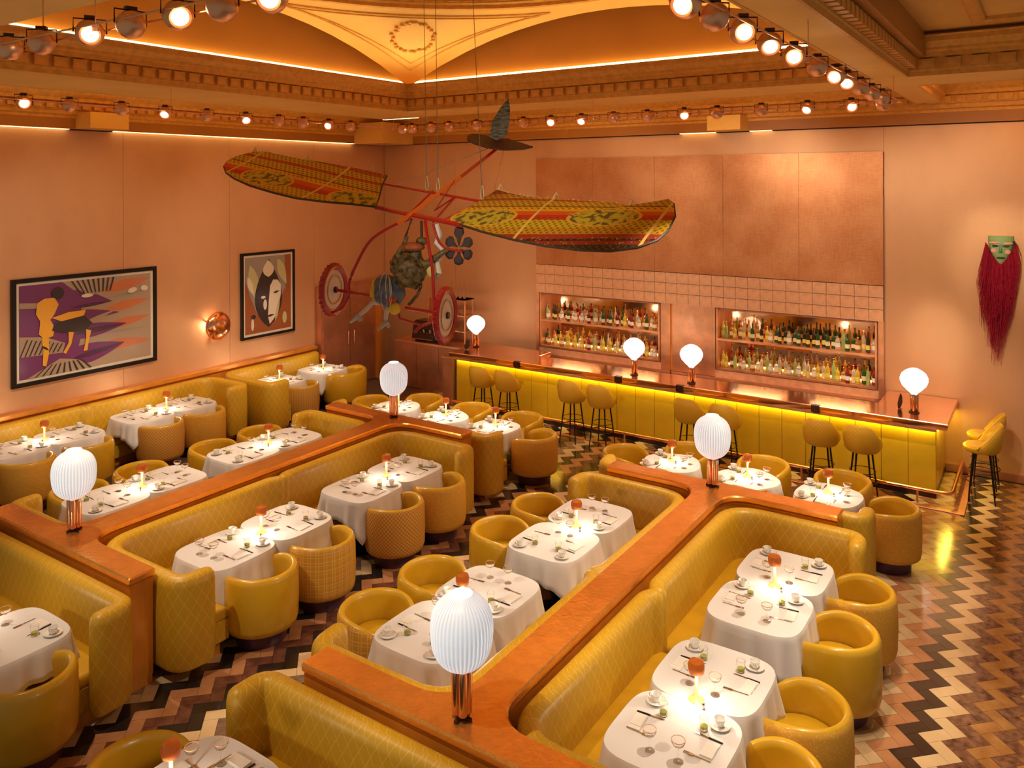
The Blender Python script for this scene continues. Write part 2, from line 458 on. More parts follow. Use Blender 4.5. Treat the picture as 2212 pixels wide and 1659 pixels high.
# baseboards
g = MB(); g.box(-2.2, 2.2, YB-.035, YB-.013, 0, .12); struct(g.build('baseboard_back', 'copper_d', smooth=0))
# ledge along the left wall
g = MB(); g.box(XL+.013, XL+.15, 1.4, 12.12, .99, 1.05); g.box(XL+.013, XL+.11, 1.4, 12.12, 0, .985); struct(g.build('trim_1', ['wood'], smooth=0))
# double door in the left wall
g = MB(); g.box(XL+.013, XL+.20, 12.19, 13.87, 0, 2.31); dr = struct(g.build('door_1', 'copper_d', smooth=0))
for i, (a, b) in enumerate(((12.23, 13.015), (13.03, 13.80))):
    g = MB(); g.box(XL+.20, XL+.225, a, b, .03, 2.27); lf = g.build('door_leaf', 'copper_d', dr, smooth=0)
    h = MB(); yy = b-.08 if i == 0 else a+.08
    h.tube([(XL+.225, yy, .95), (XL+.27, yy, .95), (XL+.27, yy, 1.25), (XL+.225, yy, 1.25)], .01, 6); h.build('door_handle', 'copper', lf)
g = MB(); g.box(XL+.2, XL+.30, 13.87, 13.97, 0, 2.36); g.build('door_jamb', 'wood', dr, smooth=0)

# ---------------------------------------------------------------- ceiling
SX0, SX1, SY0, SY1 = -9.05, -1.75, 2.9, 10.3      # inner edge of the dome coffer (soffit level)
SZ = 5.80
cl = MB()
# beam soffits
OX0, OY1, OX1 = -10.55, 11.35, -1.40
cl.box(OX0, SX0, -1, OY1, SZ, SZ+.40)
cl.box(SX0, 4, SY1, OY1, SZ, SZ+.40)
cl.box(SX1, OX1, -1, SY1, SZ, SZ+.40)
cl.box(SX1, OX1, OY1, 13.98, SZ, SZ+.40)
cl.box(SX0, SX1, -1, SY0, SZ, SZ+.40)
cl.box(XL, 4, -1, YB+.4, 7.7, 7.8)              # deck above
cl.box(XL-.3, OX0, 1.2, YB+.4, 6.30, 6.5)         # left coffer bed
cl.box(OX0, SX1, OY1, YB+.4, 6.30, 6.5)
cl.box(OX1, 4, OY1, YB+.4, 6.30, 6.5)
ceiling = struct(cl.build('ceiling', 'ceil_l', smooth=0))
def run(path, prof, closed=False):
    """sweep a moulding profile [(out, z)] along a plan path, mitred; out is to the left of travel"""
    g = MB(); n = len(path); secs = []
    for i, p in enumerate(path):
        P = Vector(p)
        if closed or 0 < i < n-1:
            a, c = Vector(path[i-1]), Vector(path[(i+1) % n])
            e1 = (P-a).normalized(); e2 = (c-P).normalized(); n1 = Vector((-e1.y, e1.x)); n2 = Vector((-e2.y, e2.x))
            m_ = (n1+n2).normalized(); m_ = m_/max(.3, m_.dot(n1))
        else:
            e = (Vector(path[1])-P if i == 0 else P-Vector(path[i-1])).normalized(); m_ = Vector((-e.y, e.x))
        secs.append([(P.x+m_.x*o, P.y+m_.y*o, z) for o, z in prof])
    if closed: secs.append(secs[0])
    g.rings(secs, 0, cap0=not closed, cap1=not closed, closed=True)
    return g
# crown of the dome coffer: travels so that 'left' is into the coffer
crown = [(0, SZ-.005), (.03, SZ-.005), (.03, SZ+.05), (.045, SZ+.06), (.045, SZ+.19), (.10, SZ+.20), (.10, SZ+.25), (.13, SZ+.27), (.13, SZ+.30), (.19, SZ+.36), (.19, SZ+.41), (.22, SZ+.43), (0, SZ+.43)]
t1 = run([(SX0, -1), (SX0, SY1), (SX1, SY1), (SX1, -1)][::-1], crown); T1 = struct(t1.build('trim_2', 'gilt', smooth=30))
dm = None
def dentils(parent, p0, p1, z0, z1, out, wd, step, mt='gilt', thick=.05):
    """blocks along p0-p1; out = unit vector pointing off the frieze"""
    global dm
    P0, P1 = Vector(p0), Vector(p1); L = (P1-P0).length; d = (P1-P0)/L; n = int(L/step); first = None
    for i in range(n):
        c = P0+d*(step*(i+.5))
        if first is None:
            g = MB(); g.box(-wd/2, wd/2, 0, thick, 0, z1-z0); first = o = g.build('dentil', mt, parent, smooth=0)
        else:
            o = first.copy(); C.objects.link(o); o.parent = parent
        o.location = (c.x, c.y, z0); o.rotation_euler = (0, 0, math.atan2(out[1], out[0])-PI/2)
dentils(T1, (SX0+.045, 3.4), (SX0+.045, SY1-.05), SZ+.075, SZ+.18, (1, 0), .145, .205)
dentils(T1, (SX0+.06, SY1-.045), (SX1-.05, SY1-.045), SZ+.075, SZ+.18, (0, -1), .145, .205)
# right-hand coffer: crown on the other side of the right beam and dentils
t3 = run([(OX1, -1), (OX1, SY1), (4, SY1)], [(-o, z) for o, z in crown]); T3 = struct(t3.build('trim_3', 'gilt', smooth=30))
dentils(T3, (OX1+.045, 4.5), (OX1+.045, SY1-.05), SZ+.075, SZ+.18, (1, 0), .11, .17, thick=.09)
dentils(T3, (OX1+.1, SY1-.045), (1.2, SY1-.045), SZ+.075, SZ+.18, (0, -1), .16, .26)
g = MB(); g.box(OX1, 4, 3, SY1, 6.28, 6.4); struct(g.build('ceiling', 'ceil', smooth=0))
t = run([(OX1+.85, -1), (OX1+.85, SY1-.75), (4, SY1-.75)], [(0, 6.24), (.03, 6.22), (.10, 6.22), (.13, 6.24), (.13, 6.30), (0, 6.30)]); struct(t.build('trim_4', 'gilt'))
# outer side of the beams (perimeter coffer)
outer = [(0, SZ-.004), (-.02, SZ-.004), (-.02, SZ+.05), (-.06, SZ+.08), (-.06, SZ+.16), (-.10, SZ+.20), (-.10, SZ+.28), (-.16, SZ+.34), (-.16, SZ+.5), (0, SZ+.5)]
t = run([(OX0, 1.2), (OX0, OY1), (SX1, OY1)], [(-o, z) for o, z in outer]); struct(t.build('trim_5', 'gilt'))
t = run([(SX1, OY1), (SX1, 13.9)], [(-o, z) for o, z in outer]); struct(t.build('trim_6', 'gilt'))
t = run([(OX1, 13.9), (OX1, OY1), (4, OY1)], [(-o, z) for o, z in outer]); struct(t.build('trim_7', 'gilt'))
# wall cornice (z 5.67 - 6.3) and frieze band under it
corn = [(0, 5.67), (.10, 5.67), (.10, 5.71), (.15, 5.73), (.15, 5.79), (.19, 5.80), (.19, 5.92), (.27, 5.93), (.27, 5.98), (.36, 6.04), (.40, 6.12), (.40, 6.17), (.44, 6.20), (.44, 6.30), (0, 6.30)]
t = run([(XL, 1.2), (XL, YB), (4, YB)], [(-o, z) for o, z in corn]); T8 = struct(t.build('trim_8', 'gilt', smooth=30))
mb = MB()
for i in range(58):
    y = 3+i*.19; mb.box(XL+.19, XL+.245, y, y+.12, 5.815, 5.905)
for i in range(66):
    x = XL+.3+i*.205; mb.box(x, x+.13, YB-.245, YB-.19, 5.815, 5.905)
tag(mb.build('dentil_course', 'gilt', T8, smooth=0), kind='stuff')
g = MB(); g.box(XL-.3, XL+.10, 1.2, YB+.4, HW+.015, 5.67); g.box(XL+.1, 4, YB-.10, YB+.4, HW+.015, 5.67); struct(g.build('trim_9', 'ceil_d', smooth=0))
def strip(bx, mt, lab):
    g = MB(); g.box(*bx); tag(g.build('light_strip', mt, smooth=0), lab, 'light strip', 'light strips')
strip((XL+.02, XL+.10, 4.0, 6.85, HW+.003, HW+.013), 'led_w', 'glowing strip atop the left wall, nearer stretch')
strip((XL+.02, XL+.10, 7.62, 13.3, HW+.003, HW+.013), 'led_w', 'glowing strip atop the left wall, farther stretch')
strip((-5.8, -5.12, YB-.10, YB-.02, HW+.003, HW+.012), 'led_w', 'short glowing strip atop the back wall, left of the duct')
strip((-4.48, -4.1, YB-.10, YB-.02, HW+.003, HW+.012), 'led_w', 'short glowing strip atop the back wall, right of the duct')

# ducts boxed in on the frieze, and the corner block
g = MB(); g.box(XL+.10, XL+.55, 6.95, 7.6, HW+.02, 5.76); struct(g.build('trim_10', 'ceil', smooth=0))
g = MB(); g.box(-5.1, -4.5, YB-.55, YB-.1, HW+.02, 5.76); struct(g.build('trim_11', 'ceil_l', smooth=0))
g = MB(); g.box(XL+.10, XL+1.0, 13.3, YB-.1, HW, 5.95); struct(g.build('trim_12', 'ceil', smooth=0))
# light strips lying in the perimeter coffer
strip((-11.2, -10.3, 12.0, 12.06, 5.86, 5.875), 'led', 'bright light strip in the ceiling coffer above the far left corner')
strip((-1.0, 3, 11.75, 11.85, 6.0, 6.02), 'led', 'bright light strip in the ceiling coffer at the top right')

# dome: sail vault, lunettes behind, ring
DX, DY, HA = -5.4, 6.7, 3.8
RS = math.sqrt(90.65); Z0 = -1.62
g = MB(); K = 64
def spz(r): return Z0+math.sqrt(RS*RS-r*r)
rows = []
for i in range(K+1):
    a = 2*PI*i/K+PI/4
    d = (math.cos(a), math.sin(a)); e = HA/max(abs(d[0]), abs(d[1]))
    rows.append([(DX+d[0]*(3.5+(e-3.5)*j/8), DY+d[1]*(3.5+(e-3.5)*j/8), spz(3.5+(e-3.5)*j/8)) for j in range(9)])
g.add([p for r in rows for p in r], [(i*9+j, (i+1)*9+j, (i+1)*9+j+1, i*9+j+1) for i in range(K) for j in range(8)])
# arch reveals: outer edge folded up so that the vault has thickness
for i in range(K):
    p, q = rows[i][8], rows[i+1][8]
    g.add([p, q, (q[0], q[1], q[2]+.12), (p[0], p[1], p[2]+.12)], [(0, 1, 2, 3)])
pend = struct(g.build('ceiling', 'ceil_l', smooth=50))
# raised mouldings on the pendentives (sunk triangular panel) and a wreath
def on(a, r, up=0): return (DX+math.cos(a)*r, DY+math.sin(a)*r, spz(r)-up)
for q in (3*PI/4,):
    for off, rr in ((0, .014), (.10, .010)):
        A = []
        s_ = math.sin
        # along the ring
        pts = []
        half = .56-off*.5
        for j in range(21): pts.append(on(q-half+2*half*j/20, 3.5+.22+off*.6, .01))
        tip = on(q, 5.0-off*1.6, .01)
        m1 = []
        for j in range(1, 16):
            t_ = j/16; a, b = Vector(pts[-1]), Vector(tip); c = a.lerp(b, t_); x_, y_ = c.x-DX, c.y-DY; r_ = math.hypot(x_, y_); m1.append((c.x, c.y, spz(r_)-.01))
        m2 = []
        for j in range(1, 16):
            t_ = j/16; a, b = Vector(tip), Vector(pts[0]); c = a.lerp(b, t_); r_ = math.hypot(c.x-DX, c.y-DY); m2.append((c.x, c.y, spz(r_)-.01))
        gg = MB(); gg.tube(pts+m1+[tip]+m2+[pts[0]], rr, 6); gg.build('panel_moulding', 'gilt', pend)
    gw = MB(); cx, cy = DX+math.cos(q)*4.22, DY+math.sin(q)*4.22
    for j in range(26):
        a = 2*PI*j/26; x_ = cx+.33*math.cos(a)+random.uniform(-.02, .02); y_ = cy+.33*math.sin(a)+random.uniform(-.02, .02)
        zz = spz(math.hypot(x_-DX, y_-DY))-.02
        gw.lathe([(.004, -.025), (.03, -.012), (.035, 0), (.03, .02)], 7, (x_, y_, zz))
        gw.tube([(x_, y_, zz), (x_+.07*math.cos(a+2), y_+.07*math.sin(a+2), zz-.01)], .014, 5, r2=.004)
    gw.build('plaster_wreath', 'gilt', pend)
# ring cornice and frieze above it, flat centre
g = MB(); rs = []
prof = [(r_, z_+.05) for r_, z_ in [(3.52, 7.16), (3.50, 7.13), (3.40, 7.13), (3.40, 7.18), (3.34, 7.20), (3.34, 7.36), (3.28, 7.40), (3.20, 7.46), (.01, 7.46), (.01, 7.6), (3.6, 7.6), (3.52, 7.3)]]
g.lathe(prof, 96, (DX, DY, 0), cap0=False, cap1=False)
ring = struct(g.build('trim_13', 'gilt', smooth=30))
gg = MB()
for j in range(84):
    a = 2*PI*j/84
    for dz in (.03, .07, .11):
        gg.tube([(DX+3.335*math.cos(a), DY+3.335*math.sin(a), 7.25+dz), (DX+3.335*math.cos(a+.05), DY+3.335*math.sin(a+.05), 7.25+dz)], .006, 4)
    x_, y_ = DX+3.335*math.cos(a+.062), DY+3.335*math.sin(a+.062)
    gg.lathe([(.03, -.02), (.03, .02)], 8, (x_, y_, 7.33))
tag(gg.build('fret_band', 'ceil_l', ring), kind='stuff')
# lunette walls behind the arches
g = MB(); a, b = HA+.32, 7.3
g.box(DX-a-.1, DX-a, DY-a, DY+a, 6.0, b); g.box(DX-a, DX+a, DY+a, DY+a+.1, 6.0, b); g.box(DX+a, DX+a+.1, DY-a, DY+a, 6.0, b); g.box(DX-a, DX+a, DY-a-.1, DY-a, 6.0, b)
g.box(DX-a-.1, DX+a+.1, DY+HA+.0, DY+a+.1, 7.3, 7.4); g.box(DX-a-.1, DX-HA, DY-a, DY+a, 7.3, 7.4); g.box(DX+HA, DX+a+.1, DY-a, DY+a, 7.3, 7.4)
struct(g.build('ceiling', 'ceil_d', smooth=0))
z = 6.34
strip((DX-HA-.30, DX-HA-.26, SY0, SY1+.4, z, z+.03), 'led', 'golden strip along the foot of the left dome arch')
strip((SX0-.3, SX1+.3, DY+HA+.26, DY+HA+.30, z, z+.03), 'led', 'golden strip along the foot of the back dome arch')
strip((DX+HA+.26, DX+HA+.30, SY0, SY1+.4, z, z+.03), 'led', 'golden strip along the foot of the right dome arch')

for lc, sx_, sy_ in (((-11.8, 8.0, 5.9), .1, 8.0), ((-6.0, 12.5, 5.9), 7.0, .1), ((1.0, 11.9, 5.95), 4, .1)):
    light('coffer_uplight', 'AREA', lc, 48, (1, .74, .32), size=sx_, sizey=sy_, rot=(PI, 0, 0))
for lc, sx_, sy_, ro in (((DX-HA-.2, DY, 6.36), .05, 7.0, (PI, 0, 0)), ((DX, DY+HA+.2, 6.36), 7.0, .05, (PI, 0, 0)), ((DX+HA+.2, DY, 6.36), .05, 7.0, (PI, 0, 0))):
    light('arch_uplight', 'AREA', lc, 3, (1, .74, .34), size=sx_, sizey=sy_, rot=ro)
for lc, sx_, sy_ in (((DX-3.3, DY, 6.28), .1, 6.5), ((DX, DY+3.3, 6.28), 6.5, .1), ((DX+3.3, DY, 6.28), .1, 6.5)):
    light('dome_uplight', 'AREA', lc, 18, (1, .78, .40), size=sx_, sizey=sy_, rot=(PI, 0, 0))

# ============================================================ DIVIDERS
BL = [(.12, .07), (.16, .085), (.50, .088), (.88, .085), (.935, .075), (.96, .052), (.972, .02)]
def divider(X0, label):
    w2, yn0, yn1, yf0, yf1 = .16, 4.05, 4.31, 8.95, 9.21
    xa, xb = X0-1.37, X0+1.37
    pts = [(xa, yn0), (xb, yn0), (xb, yn1), (X0+w2, yn1), (X0+w2, yf0), (xb, yf0), (xb, yf1), (xa, yf1), (xa, yf0), (X0-w2, yf0), (X0-w2, yn1), (xa, yn1)]
    rad = [.03, .03, .03, .34, .34, .03, .03, .03, .03, .34, .34, .03]
    poly = closed_fillet(pts, rad)
    t = thing('seating_divider', label, 'divider', (X0, 6.6, 0), 0, 'low copper-topped dividers between the banquettes')
    P = [(p[0]-X0, p[1]-6.6) for p in poly]
    g = MB(); g.prism(P, [(0, .02), (.08, .02), (.08, .012), (.97, .012), (.985, .03), (.99, .03)]); g.build('partition_body', 'wood', t)
    g = MB(); g.prism(P, [(.985, .006), (.995, -.004), (1.035, -.006), (1.05, .008)]); g.build('copper_cap', 'cop_top', t)
    return t
divider(-8.25, 'left copper-topped divider, its front arm ending in a post')
divider(-3.25, 'middle copper-topped divider, nearest the camera, carrying the largest ribbed lamp')

# ============================================================ BANQUETTES
def banquette(label, path, seat, group, rads=.34, seatin=.012):
    """path: back centreline corners, seat: plan polygon"""
    ox, oy = path[0]
    t = thing('banquette', label, 'banquette', (ox, oy, 0), 0, group)
    p = resample(fillet([(a-ox, b-oy) for a, b in path], rads)) if len(path) > 2 else resample([(a-ox, b-oy) for a, b in path])
    g = MB(); g.slab(p, BL); g.build('backrest', 'quilt', t)
    S_ = [(a-ox, b-oy) for a, b in seat]
    g = MB(); g.prism(S_, [(.13, .02), (.15, .0), (.34, .0), (.345, .012)]); g.build('seat_base', 'quilt', t)
    g = MB(); g.prism(S_, [(.345, .02), (.36, .004), (.42, .0), (.445, .012), (.458, .035), (.462, .08)]); g.build('seat_cushion', 'leather_dark', t)
    g = MB(); g.prism(S_, [(0, .06), (.13, .06)]); g.build('plinth', 'wood', t)
    return t
def corner_banq(X0, sx, near, label, group):
    xf = X0+sx*.16; ym = 6.64 if near else 6.66
    yf = 4.31 if near else 8.95; sy = 1 if near else -1
    bx, by = xf+sx*.10, yf+sy*.10; xe = X0+sx*1.62
    path = [(bx+sx*.05, ym-sy*.03), (bx, ym-sy*.12), (bx, by), (xe-sx*.02, by), (xe, by+sy*.25)]
    seat = [(bx+sx*.05, ym-sy*.02), (bx+sx*.52, ym-sy*.02), (bx+sx*.52, by+sy*.56), (xe-sx*.07, by+sy*.56), (xe-sx*.07, by+sy*.09), (bx+sx*.05, by+sy*.05)]
    return banquette(label, path, seat, group, [.05, .36, .13])
G1 = 'corner banquettes in the booths of the two dividers'
for X0, nm in ((-8.25, 'left'), (-3.25, 'middle')):
    for sx, sn in ((1, 'right'), (-1, 'left')):
        for near, nn in ((True, 'near'), (False, 'far')):
            corner_banq(X0, sx, near, 'quilted mustard corner banquette, %s side of the %s divider, %s half' % (sn, nm, nn), G1)
G2 = 'straight banquettes backing onto the divider arms'
def straight(X0, y, s, label):
    xa, xb = X0-1.62, X0+1.55
    path = [(xa, y+s*.24), (xa+.01, y), (xb-.01, y), (xb, y+s*.24)]
    seat = [(xa+.08, y+s*.06), (xb-.08, y+s*.06), (xb-.08, y+s*.60), (xa+.08, y+s*.60)]
    return banquette(label, path, seat, G2, [.12, .12])
straight(-8.25, 3.93, -1, 'quilted mustard bench at the left edge, backing onto the left divider')
straight(-3.25, 3.93, -1, 'quilted mustard bench at the bottom centre, backing onto the middle divider')
straight(-8.25, 9.33, 1, 'mustard bench facing the bar behind the left divider')
straight(-3.25, 9.33, 1, 'mustard bench facing the bar behind the middle divider')
G3 = 'banquettes along the left wall'
wx = XL+.26
banquette('quilted mustard banquette along the left wall, nearest stretch under the large picture', [(wx, 3.2), (wx, 6.9), (wx+.05, 6.96)], [(wx+.05, 3.2), (wx+.55, 3.2), (wx+.55, 6.95), (wx+.05, 6.95)], G3, .03)
banquette('quilted banquette along the left wall, turning out at its far end near the doors', [(wx+.05, 7.02), (wx, 7.1), (wx, 9.36), (-12.14, 9.36), (-12.12, 9.05)], [(wx+.05, 7.03), (wx+.55, 7.03), (wx+.55, 8.78), (-12.19, 8.78), (-12.19, 9.29), (wx+.05, 9.29)], G3, [.03, .34, .12])
banquette('quilted mustard banquette in the far left corner booth by the copper doors', [(wx, 11.95), (wx, 9.62), (-11.78, 9.62), (-11.76, 9.95)], [(wx+.05, 9.70), (-11.83, 9.70), (-11.83, 10.16), (wx+.55, 10.16), (wx+.55, 11.95), (wx+.05, 11.95)], G3, [.34, .12])

# ============================================================ TUB CHAIRS
def tub(outer_mat, label='tub chair'):
    t = thing('tub_chair', label, 'chair')
    R, th, top = .362, .075, .73; sp = 2.32; n = 40
    g = MB(); rs = []; uv = []
    for i in range(-1, n+2):
        j = min(max(i, 0), n); a = -sp+2*sp*j/n; f = abs(a)/sp
        h = top-.07*max(0, (f-.55)/.45)**2
        k = 1; aa = a+PI
        if i in (-1, n+1): k = .45; aa = a+PI+(.10 if i > 0 else -.10); h -= .03
        mid = R-th/2
        pr = [(R-.05, .150, 0), (R-.014, .165, .02), (R, .22, .07), (R+.006, .42, .30), (R, h-.06, h-.18), (R-.014, h-.02, h-.13), (R-.036, h, h-.1), (R-th+.012, h-.014, h-.08), (R-th, h-.06, h-.04), (R-th+.006, .40, .3), (R-th+.006, .150, .5)]
        rs.append([((mid+(r-mid)*k)*math.cos(aa), (mid+(r-mid)*k)*math.sin(aa), z) for r, z, _ in pr]); uv.append([(a*R, v) for _, _, v in pr])
    m_ = len(rs[0]); vs = [p for r in rs for p in r]
    for i in range(len(rs)-1):
        for j in range(m_):
            k = (j+1) % m_
            mi = 0 if j <= 4 else 1
            q = [rs[i][j], rs[i+1][j], rs[i+1][k], rs[i][k]]
            g.v += q; b = len(g.v)-4; g.f.append([b, b+1, b+2, b+3]); g.m.append(mi); g.uv.append((uv[i][j], uv[i+1][j], uv[i+1][k], uv[i][k]))
    for e, rv in ((0, False), (len(rs)-1, True)):
        b = len(g.v); g.v += rs[e]; f = list(range(b, b+m_)); g.f.append(f if not rv else f[::-1]); g.m.append(1); g.uv.append(None)
    o = g.build('backrest', [outer_mat, 'leather'], t, smooth=0)
    import bmesh
    bm = bmesh.new(); bm.from_mesh(o.data); bmesh.ops.remove_doubles(bm, verts=bm.verts, dist=.0004); bmesh.ops.recalc_face_normals(bm, faces=bm.faces)
    for f in bm.faces: f.smooth = True
    bm.to_mesh(o.data); bm.free()
    g = MB(); g.lathe([(.25, .155), (.275, .165), (.278, .38), (.27, .395)], 32); g.lathe([(.272, .395), (.28, .41), (.278, .445), (.255, .462), (.12, .47)], 32)
    g.box(.10, .30, -.2, .2, .165, .39); g.box(.10, .31, -.2, .2, .395, .45)
    g.build('seat_cushion', 'leather', t)
    g = MB(); g.lathe([(.245, 0), (.25, .01), (.25, .145), (.24, .153)], 32); g.build('plinth', 'purple', t)
    return proto(t)
TUB = {k: tub(k) for k in ('leather', 'plaid', 'lattice', 'mottle', 'stripe')}
pn = {'leather': 'smooth mustard leather', 'plaid': 'grid-embossed mustard', 'lattice': 'orange lattice-weave', 'mottle': 'speckled ochre', 'stripe': 'ochre striped'}
def chair(k, x, y, face, where, group, sc=None):
    place(TUB[k], (x, y, 0), face, '%s tub chair, %s' % (pn[k], where), 'chair', group, sc)
Eo, Wo, No, So = 0, PI, PI/2, -PI/2
a = 'tub chairs right of the left divider'
for k, y, wh in (('leather', 5.33, 'nearest'), ('plaid', 6.14, 'second'), ('lattice', 7.32, 'third'), ('mottle', 8.15, 'farthest')):
    chair(k, -6.66, y, Wo+random.uniform(-.06, .06), wh+' in the row right of the left divider', a)
a = 'tub chairs left of the middle divider'
for k, y, wh in (('plaid', 5.40, 'nearest'), ('leather', 6.21, 'second'), ('leather', 7.40, 'third'), ('leather', 8.22, 'farthest')):
    chair(k, -5.13, y, Eo+random.uniform(-.08, .08), wh+' in the row left of the middle divider', a)
a = 'tub chairs right of the middle divider'
for k, y, wh in (('leather', 5.36, 'nearest'), ('mottle', 6.16, 'second'), ('leather', 7.33, 'third'), ('mottle', 8.17, 'farthest')):
    chair(k, -1.56, y, Wo+random.uniform(-.08, .08), wh+' in the row right of the middle divider', a)
a = 'tub chairs of the row by the left wall'
for k, y, wh in (('mottle', 5.60, 'nearest'), ('leather', 6.46, 'second'), ('lattice', 7.65, 'third'), ('mottle', 8.45, 'fourth'), ('stripe', 10.58, 'fifth')):
    chair(k, -12.06, y, Wo+random.uniform(-.06, .06), wh+' in the row facing the left wall', a)
chair('leather', -12.03, 11.75, Wo+.25, 'wide one at the far end of the left-wall row', a, (1.12, 1.4, 1.06))
a = 'tub chairs left of the left divider'
for k, y, wh in (('leather', 5.40, 'nearest'), ('leather', 6.24, 'second'), ('leather', 7.37, 'third'), ('leather', 8.22, 'farthest')):
    chair(k, -10.27, y, Eo+random.uniform(-.08, .08), wh+' in the row left of the left divider', a)
for X0, nm in ((-8.25, 'left'), (-3.25, 'middle')):
    a = 'tub chairs around the small tables behind the %s divider' % nm
    chair('leather', X0-1.83, 10.5, Eo, 'at the left end of the tables behind the %s divider' % nm, a)
    for i, dx in enumerate((-1.12, -.05, .98)):
        chair('leather', X0+dx, 11.08, So+random.uniform(-.1, .1), '%s on the bar side behind the %s divider' % (('leftmost', 'middle', 'rightmost')[i], nm), a)
    chair('mottle', X0+1.62, 10.45, Wo, 'at the right end of the tables behind the %s divider' % nm, a)
chair('leather', -6.80, 3.15, Wo-.1, 'large at the left bottom edge, beside the left bench table', 'front chairs')
chair('leather', -5.07, 3.05, Eo+.1, 'cut by the bottom edge, at the front bench table', 'front chairs')

# ============================================================ TABLES, CLOTHS AND SETTINGS
def sqc(a, e, n):
    out = []
    for i in range(n):
        t = 2*PI*i/n; c, s = abs(math.cos(t)), abs(math.sin(t)); r = a/((c**e+s**e)**(1/e)); out.append((r*math.cos(t), r*math.sin(t), t, r))
    return out
def table_proto(a, e):
    t = thing('dining_table', 'x', 'table')
    g = MB(); P = sqc(a-.012, e, 40); g.prism([(p[0], p[1]) for p in P], [(.70, .01), (.705, 0), (.735, 0), (.74, .005)]); g.build('tabletop', 'wood', t)
    g = MB(); g.lathe([(.035, .02), (.035, .70)], 14); g.lathe([(.12, .68), (.12, .70)], 14); g.build('pedestal', 'black', t)
    g = MB(); g.lathe([(.22, 0), (.22, .012), (.05, .03)], 28); g.build('base_plate', 'black', t)
    return proto(t)
def cloth_proto(a, e, seed):
    rnd = random.Random(seed); n = 120; P = sqc(a, e, n); c = .635 if e > 3 else .60
    g = MB(); rs = []
    for f in (.02, .4, .8, .95): rs.append([(p[0]*f, p[1]*f, .746+.0015*math.sin(5*p[2]+9*f)) for p in P])
    ph = [rnd.uniform(0, 6.28) for _ in range(4)]; fl = [rnd.uniform(.6, 1.3) for _ in range(4)]
    for i, tt in enumerate((0, .03, .12, .3, .55, .8, 1)):
        ring = []
        for (x, y, t, r) in P:
            q = int(((t+0.0) % (2*PI))/(PI/2)); cr = abs(math.sin(2*t))**1.5
            m_ = max(abs(math.cos(t)), abs(math.sin(t))); L = max(.12, c/m_-r)+.02+.07*cr*(fl[q] > .95)
            if e < 3: L *= .95
            wv = math.cos(14*t+ph[q])*.5+math.cos(22*t+ph[(q+1) % 4])*.35+math.cos(9*t)*.3
            out = .006*min(1, i)+tt*(.024+.045*cr*fl[q]*wv+.013*wv)+.03*tt*cr
            k = (r+out)/r
            ring.append((x*k, y*k, .75-.004*(i > 0)-L*tt*(.97-.04*cr*fl[q])-(.004 if i else 0)))
        rs.append(ring)
    g.rings(rs, 0, cap1=False)
    me = g.build('tablecloth', 'cloth', smooth=60)
    sm = me.modifiers.new('thickness', 'SOLIDIFY'); sm.thickness = .004
    me['_used'] = 0; KID[me.name] = []
    return me
TP = {'s': table_proto(.408, 4.2), 'r': table_proto(.37, 2.6)}
CP = [cloth_proto(.410, 4.2, 1), cloth_proto(.410, 4.2, 2), cloth_proto(.410, 4.2, 3)]; CR = cloth_proto(.372, 2.6, 5)

def cup_proto():
    t = thing('coffee_cup', 'x', 'cup')
    g = MB(); g.lathe([(.018, 0), (.022, .004), (.030, .018), (.038, .045), (.041, .058), (.038, .058), (.034, .043), (.026, .018), (.01, .012)], 20, cap1=True); g.build('bowl', 'white', t)
    g = MB(); g.tube([(.036, 0, .045), (.052, 0, .046), (.058, 0, .034), (.050, 0, .022), (.033, 0, .020)], .004, 6); g.build('handle', 'white', t)
    return proto(t)
def single(mb, name, mats, smooth=50):
    o = mb.build(name, mats, smooth=smooth); o['_used'] = 0; KID[o.name] = []; return o
CUP = cup_proto()
g = MB(); g.lathe([(.03, 0), (.034, .004), (.062, .012), (.074, .018), (.074, .021), (.060, .016), (.03, .008)], 24); SAUC = single(g, 'saucer', 'white')
def tumbler_proto():
    t = thing('water_tumbler', 'x', 'glass')
    g = MB(); g.lathe([(.024, 0), (.028, .003), (.034, .09), (.032, .09), (.027, .012), (.01, .012)], 18, cap1=True); g.build('glass_body', 'glass', t)
    g = MB(); g.lathe([(.0255, .0125), (.0275, .032), (.01, .032)], 16); g.build('drink', 'lime', t)
    return proto(t)
TUM = tumbler_proto()
def coupe_proto():
    t = thing('coupe_glass', 'x', 'glass')
    g = MB(); g.lathe([(.034, 0), (.034, .003), (.006, .007), (.004, .06), (.004, .09), (.012, .098), (.036, .112), (.047, .135), (.046, .146), (.044, .146), (.044, .135), (.033, .114), (.008, .101)], 20, cap1=True); g.build('bowl', 'glass', t)
    g = MB(); g.lathe([(.0475, .143), (.0475, .1475), (.044, .1475), (.044, .143)], 20, cap0=False, cap1=False); g.build('rim', 'rim_gold', t)
    return proto(t)
M['rim_gold'] = mat('warm_glass_rim', (.9, .62, .40), .15, .6)
COU = coupe_proto()
def fork_proto():
    t = thing('fork', 'x', 'cutlery')
    g = MB(); g.box(-.10, .02, -.004, .004, .001, .0045); g.box(.02, .05, -.011, .011, .001, .004); g.build('handle', 'steel', t, smooth=0)
    g = MB()
    for y in (-.009, -.003, .003, .009): g.box(.05, .09, y-.0015, y+.0015, .002, .0045)
    g.build('tines', 'steel', t, smooth=0)
    return proto(t)
def knife_proto():
    t = thing('knife', 'x', 'cutlery')
    g = MB(); g.box(-.10, .0, -.006, .006, .001, .007); g.build('handle', 'black', t, smooth=0)
    g = MB(); g.prism([(0, -.006), (.09, -.007), (.11, .004), (0, .006)], [(.001, 0), (.0035, 0)]); g.build('blade', 'steel', t, smooth=0)
    return proto(t)
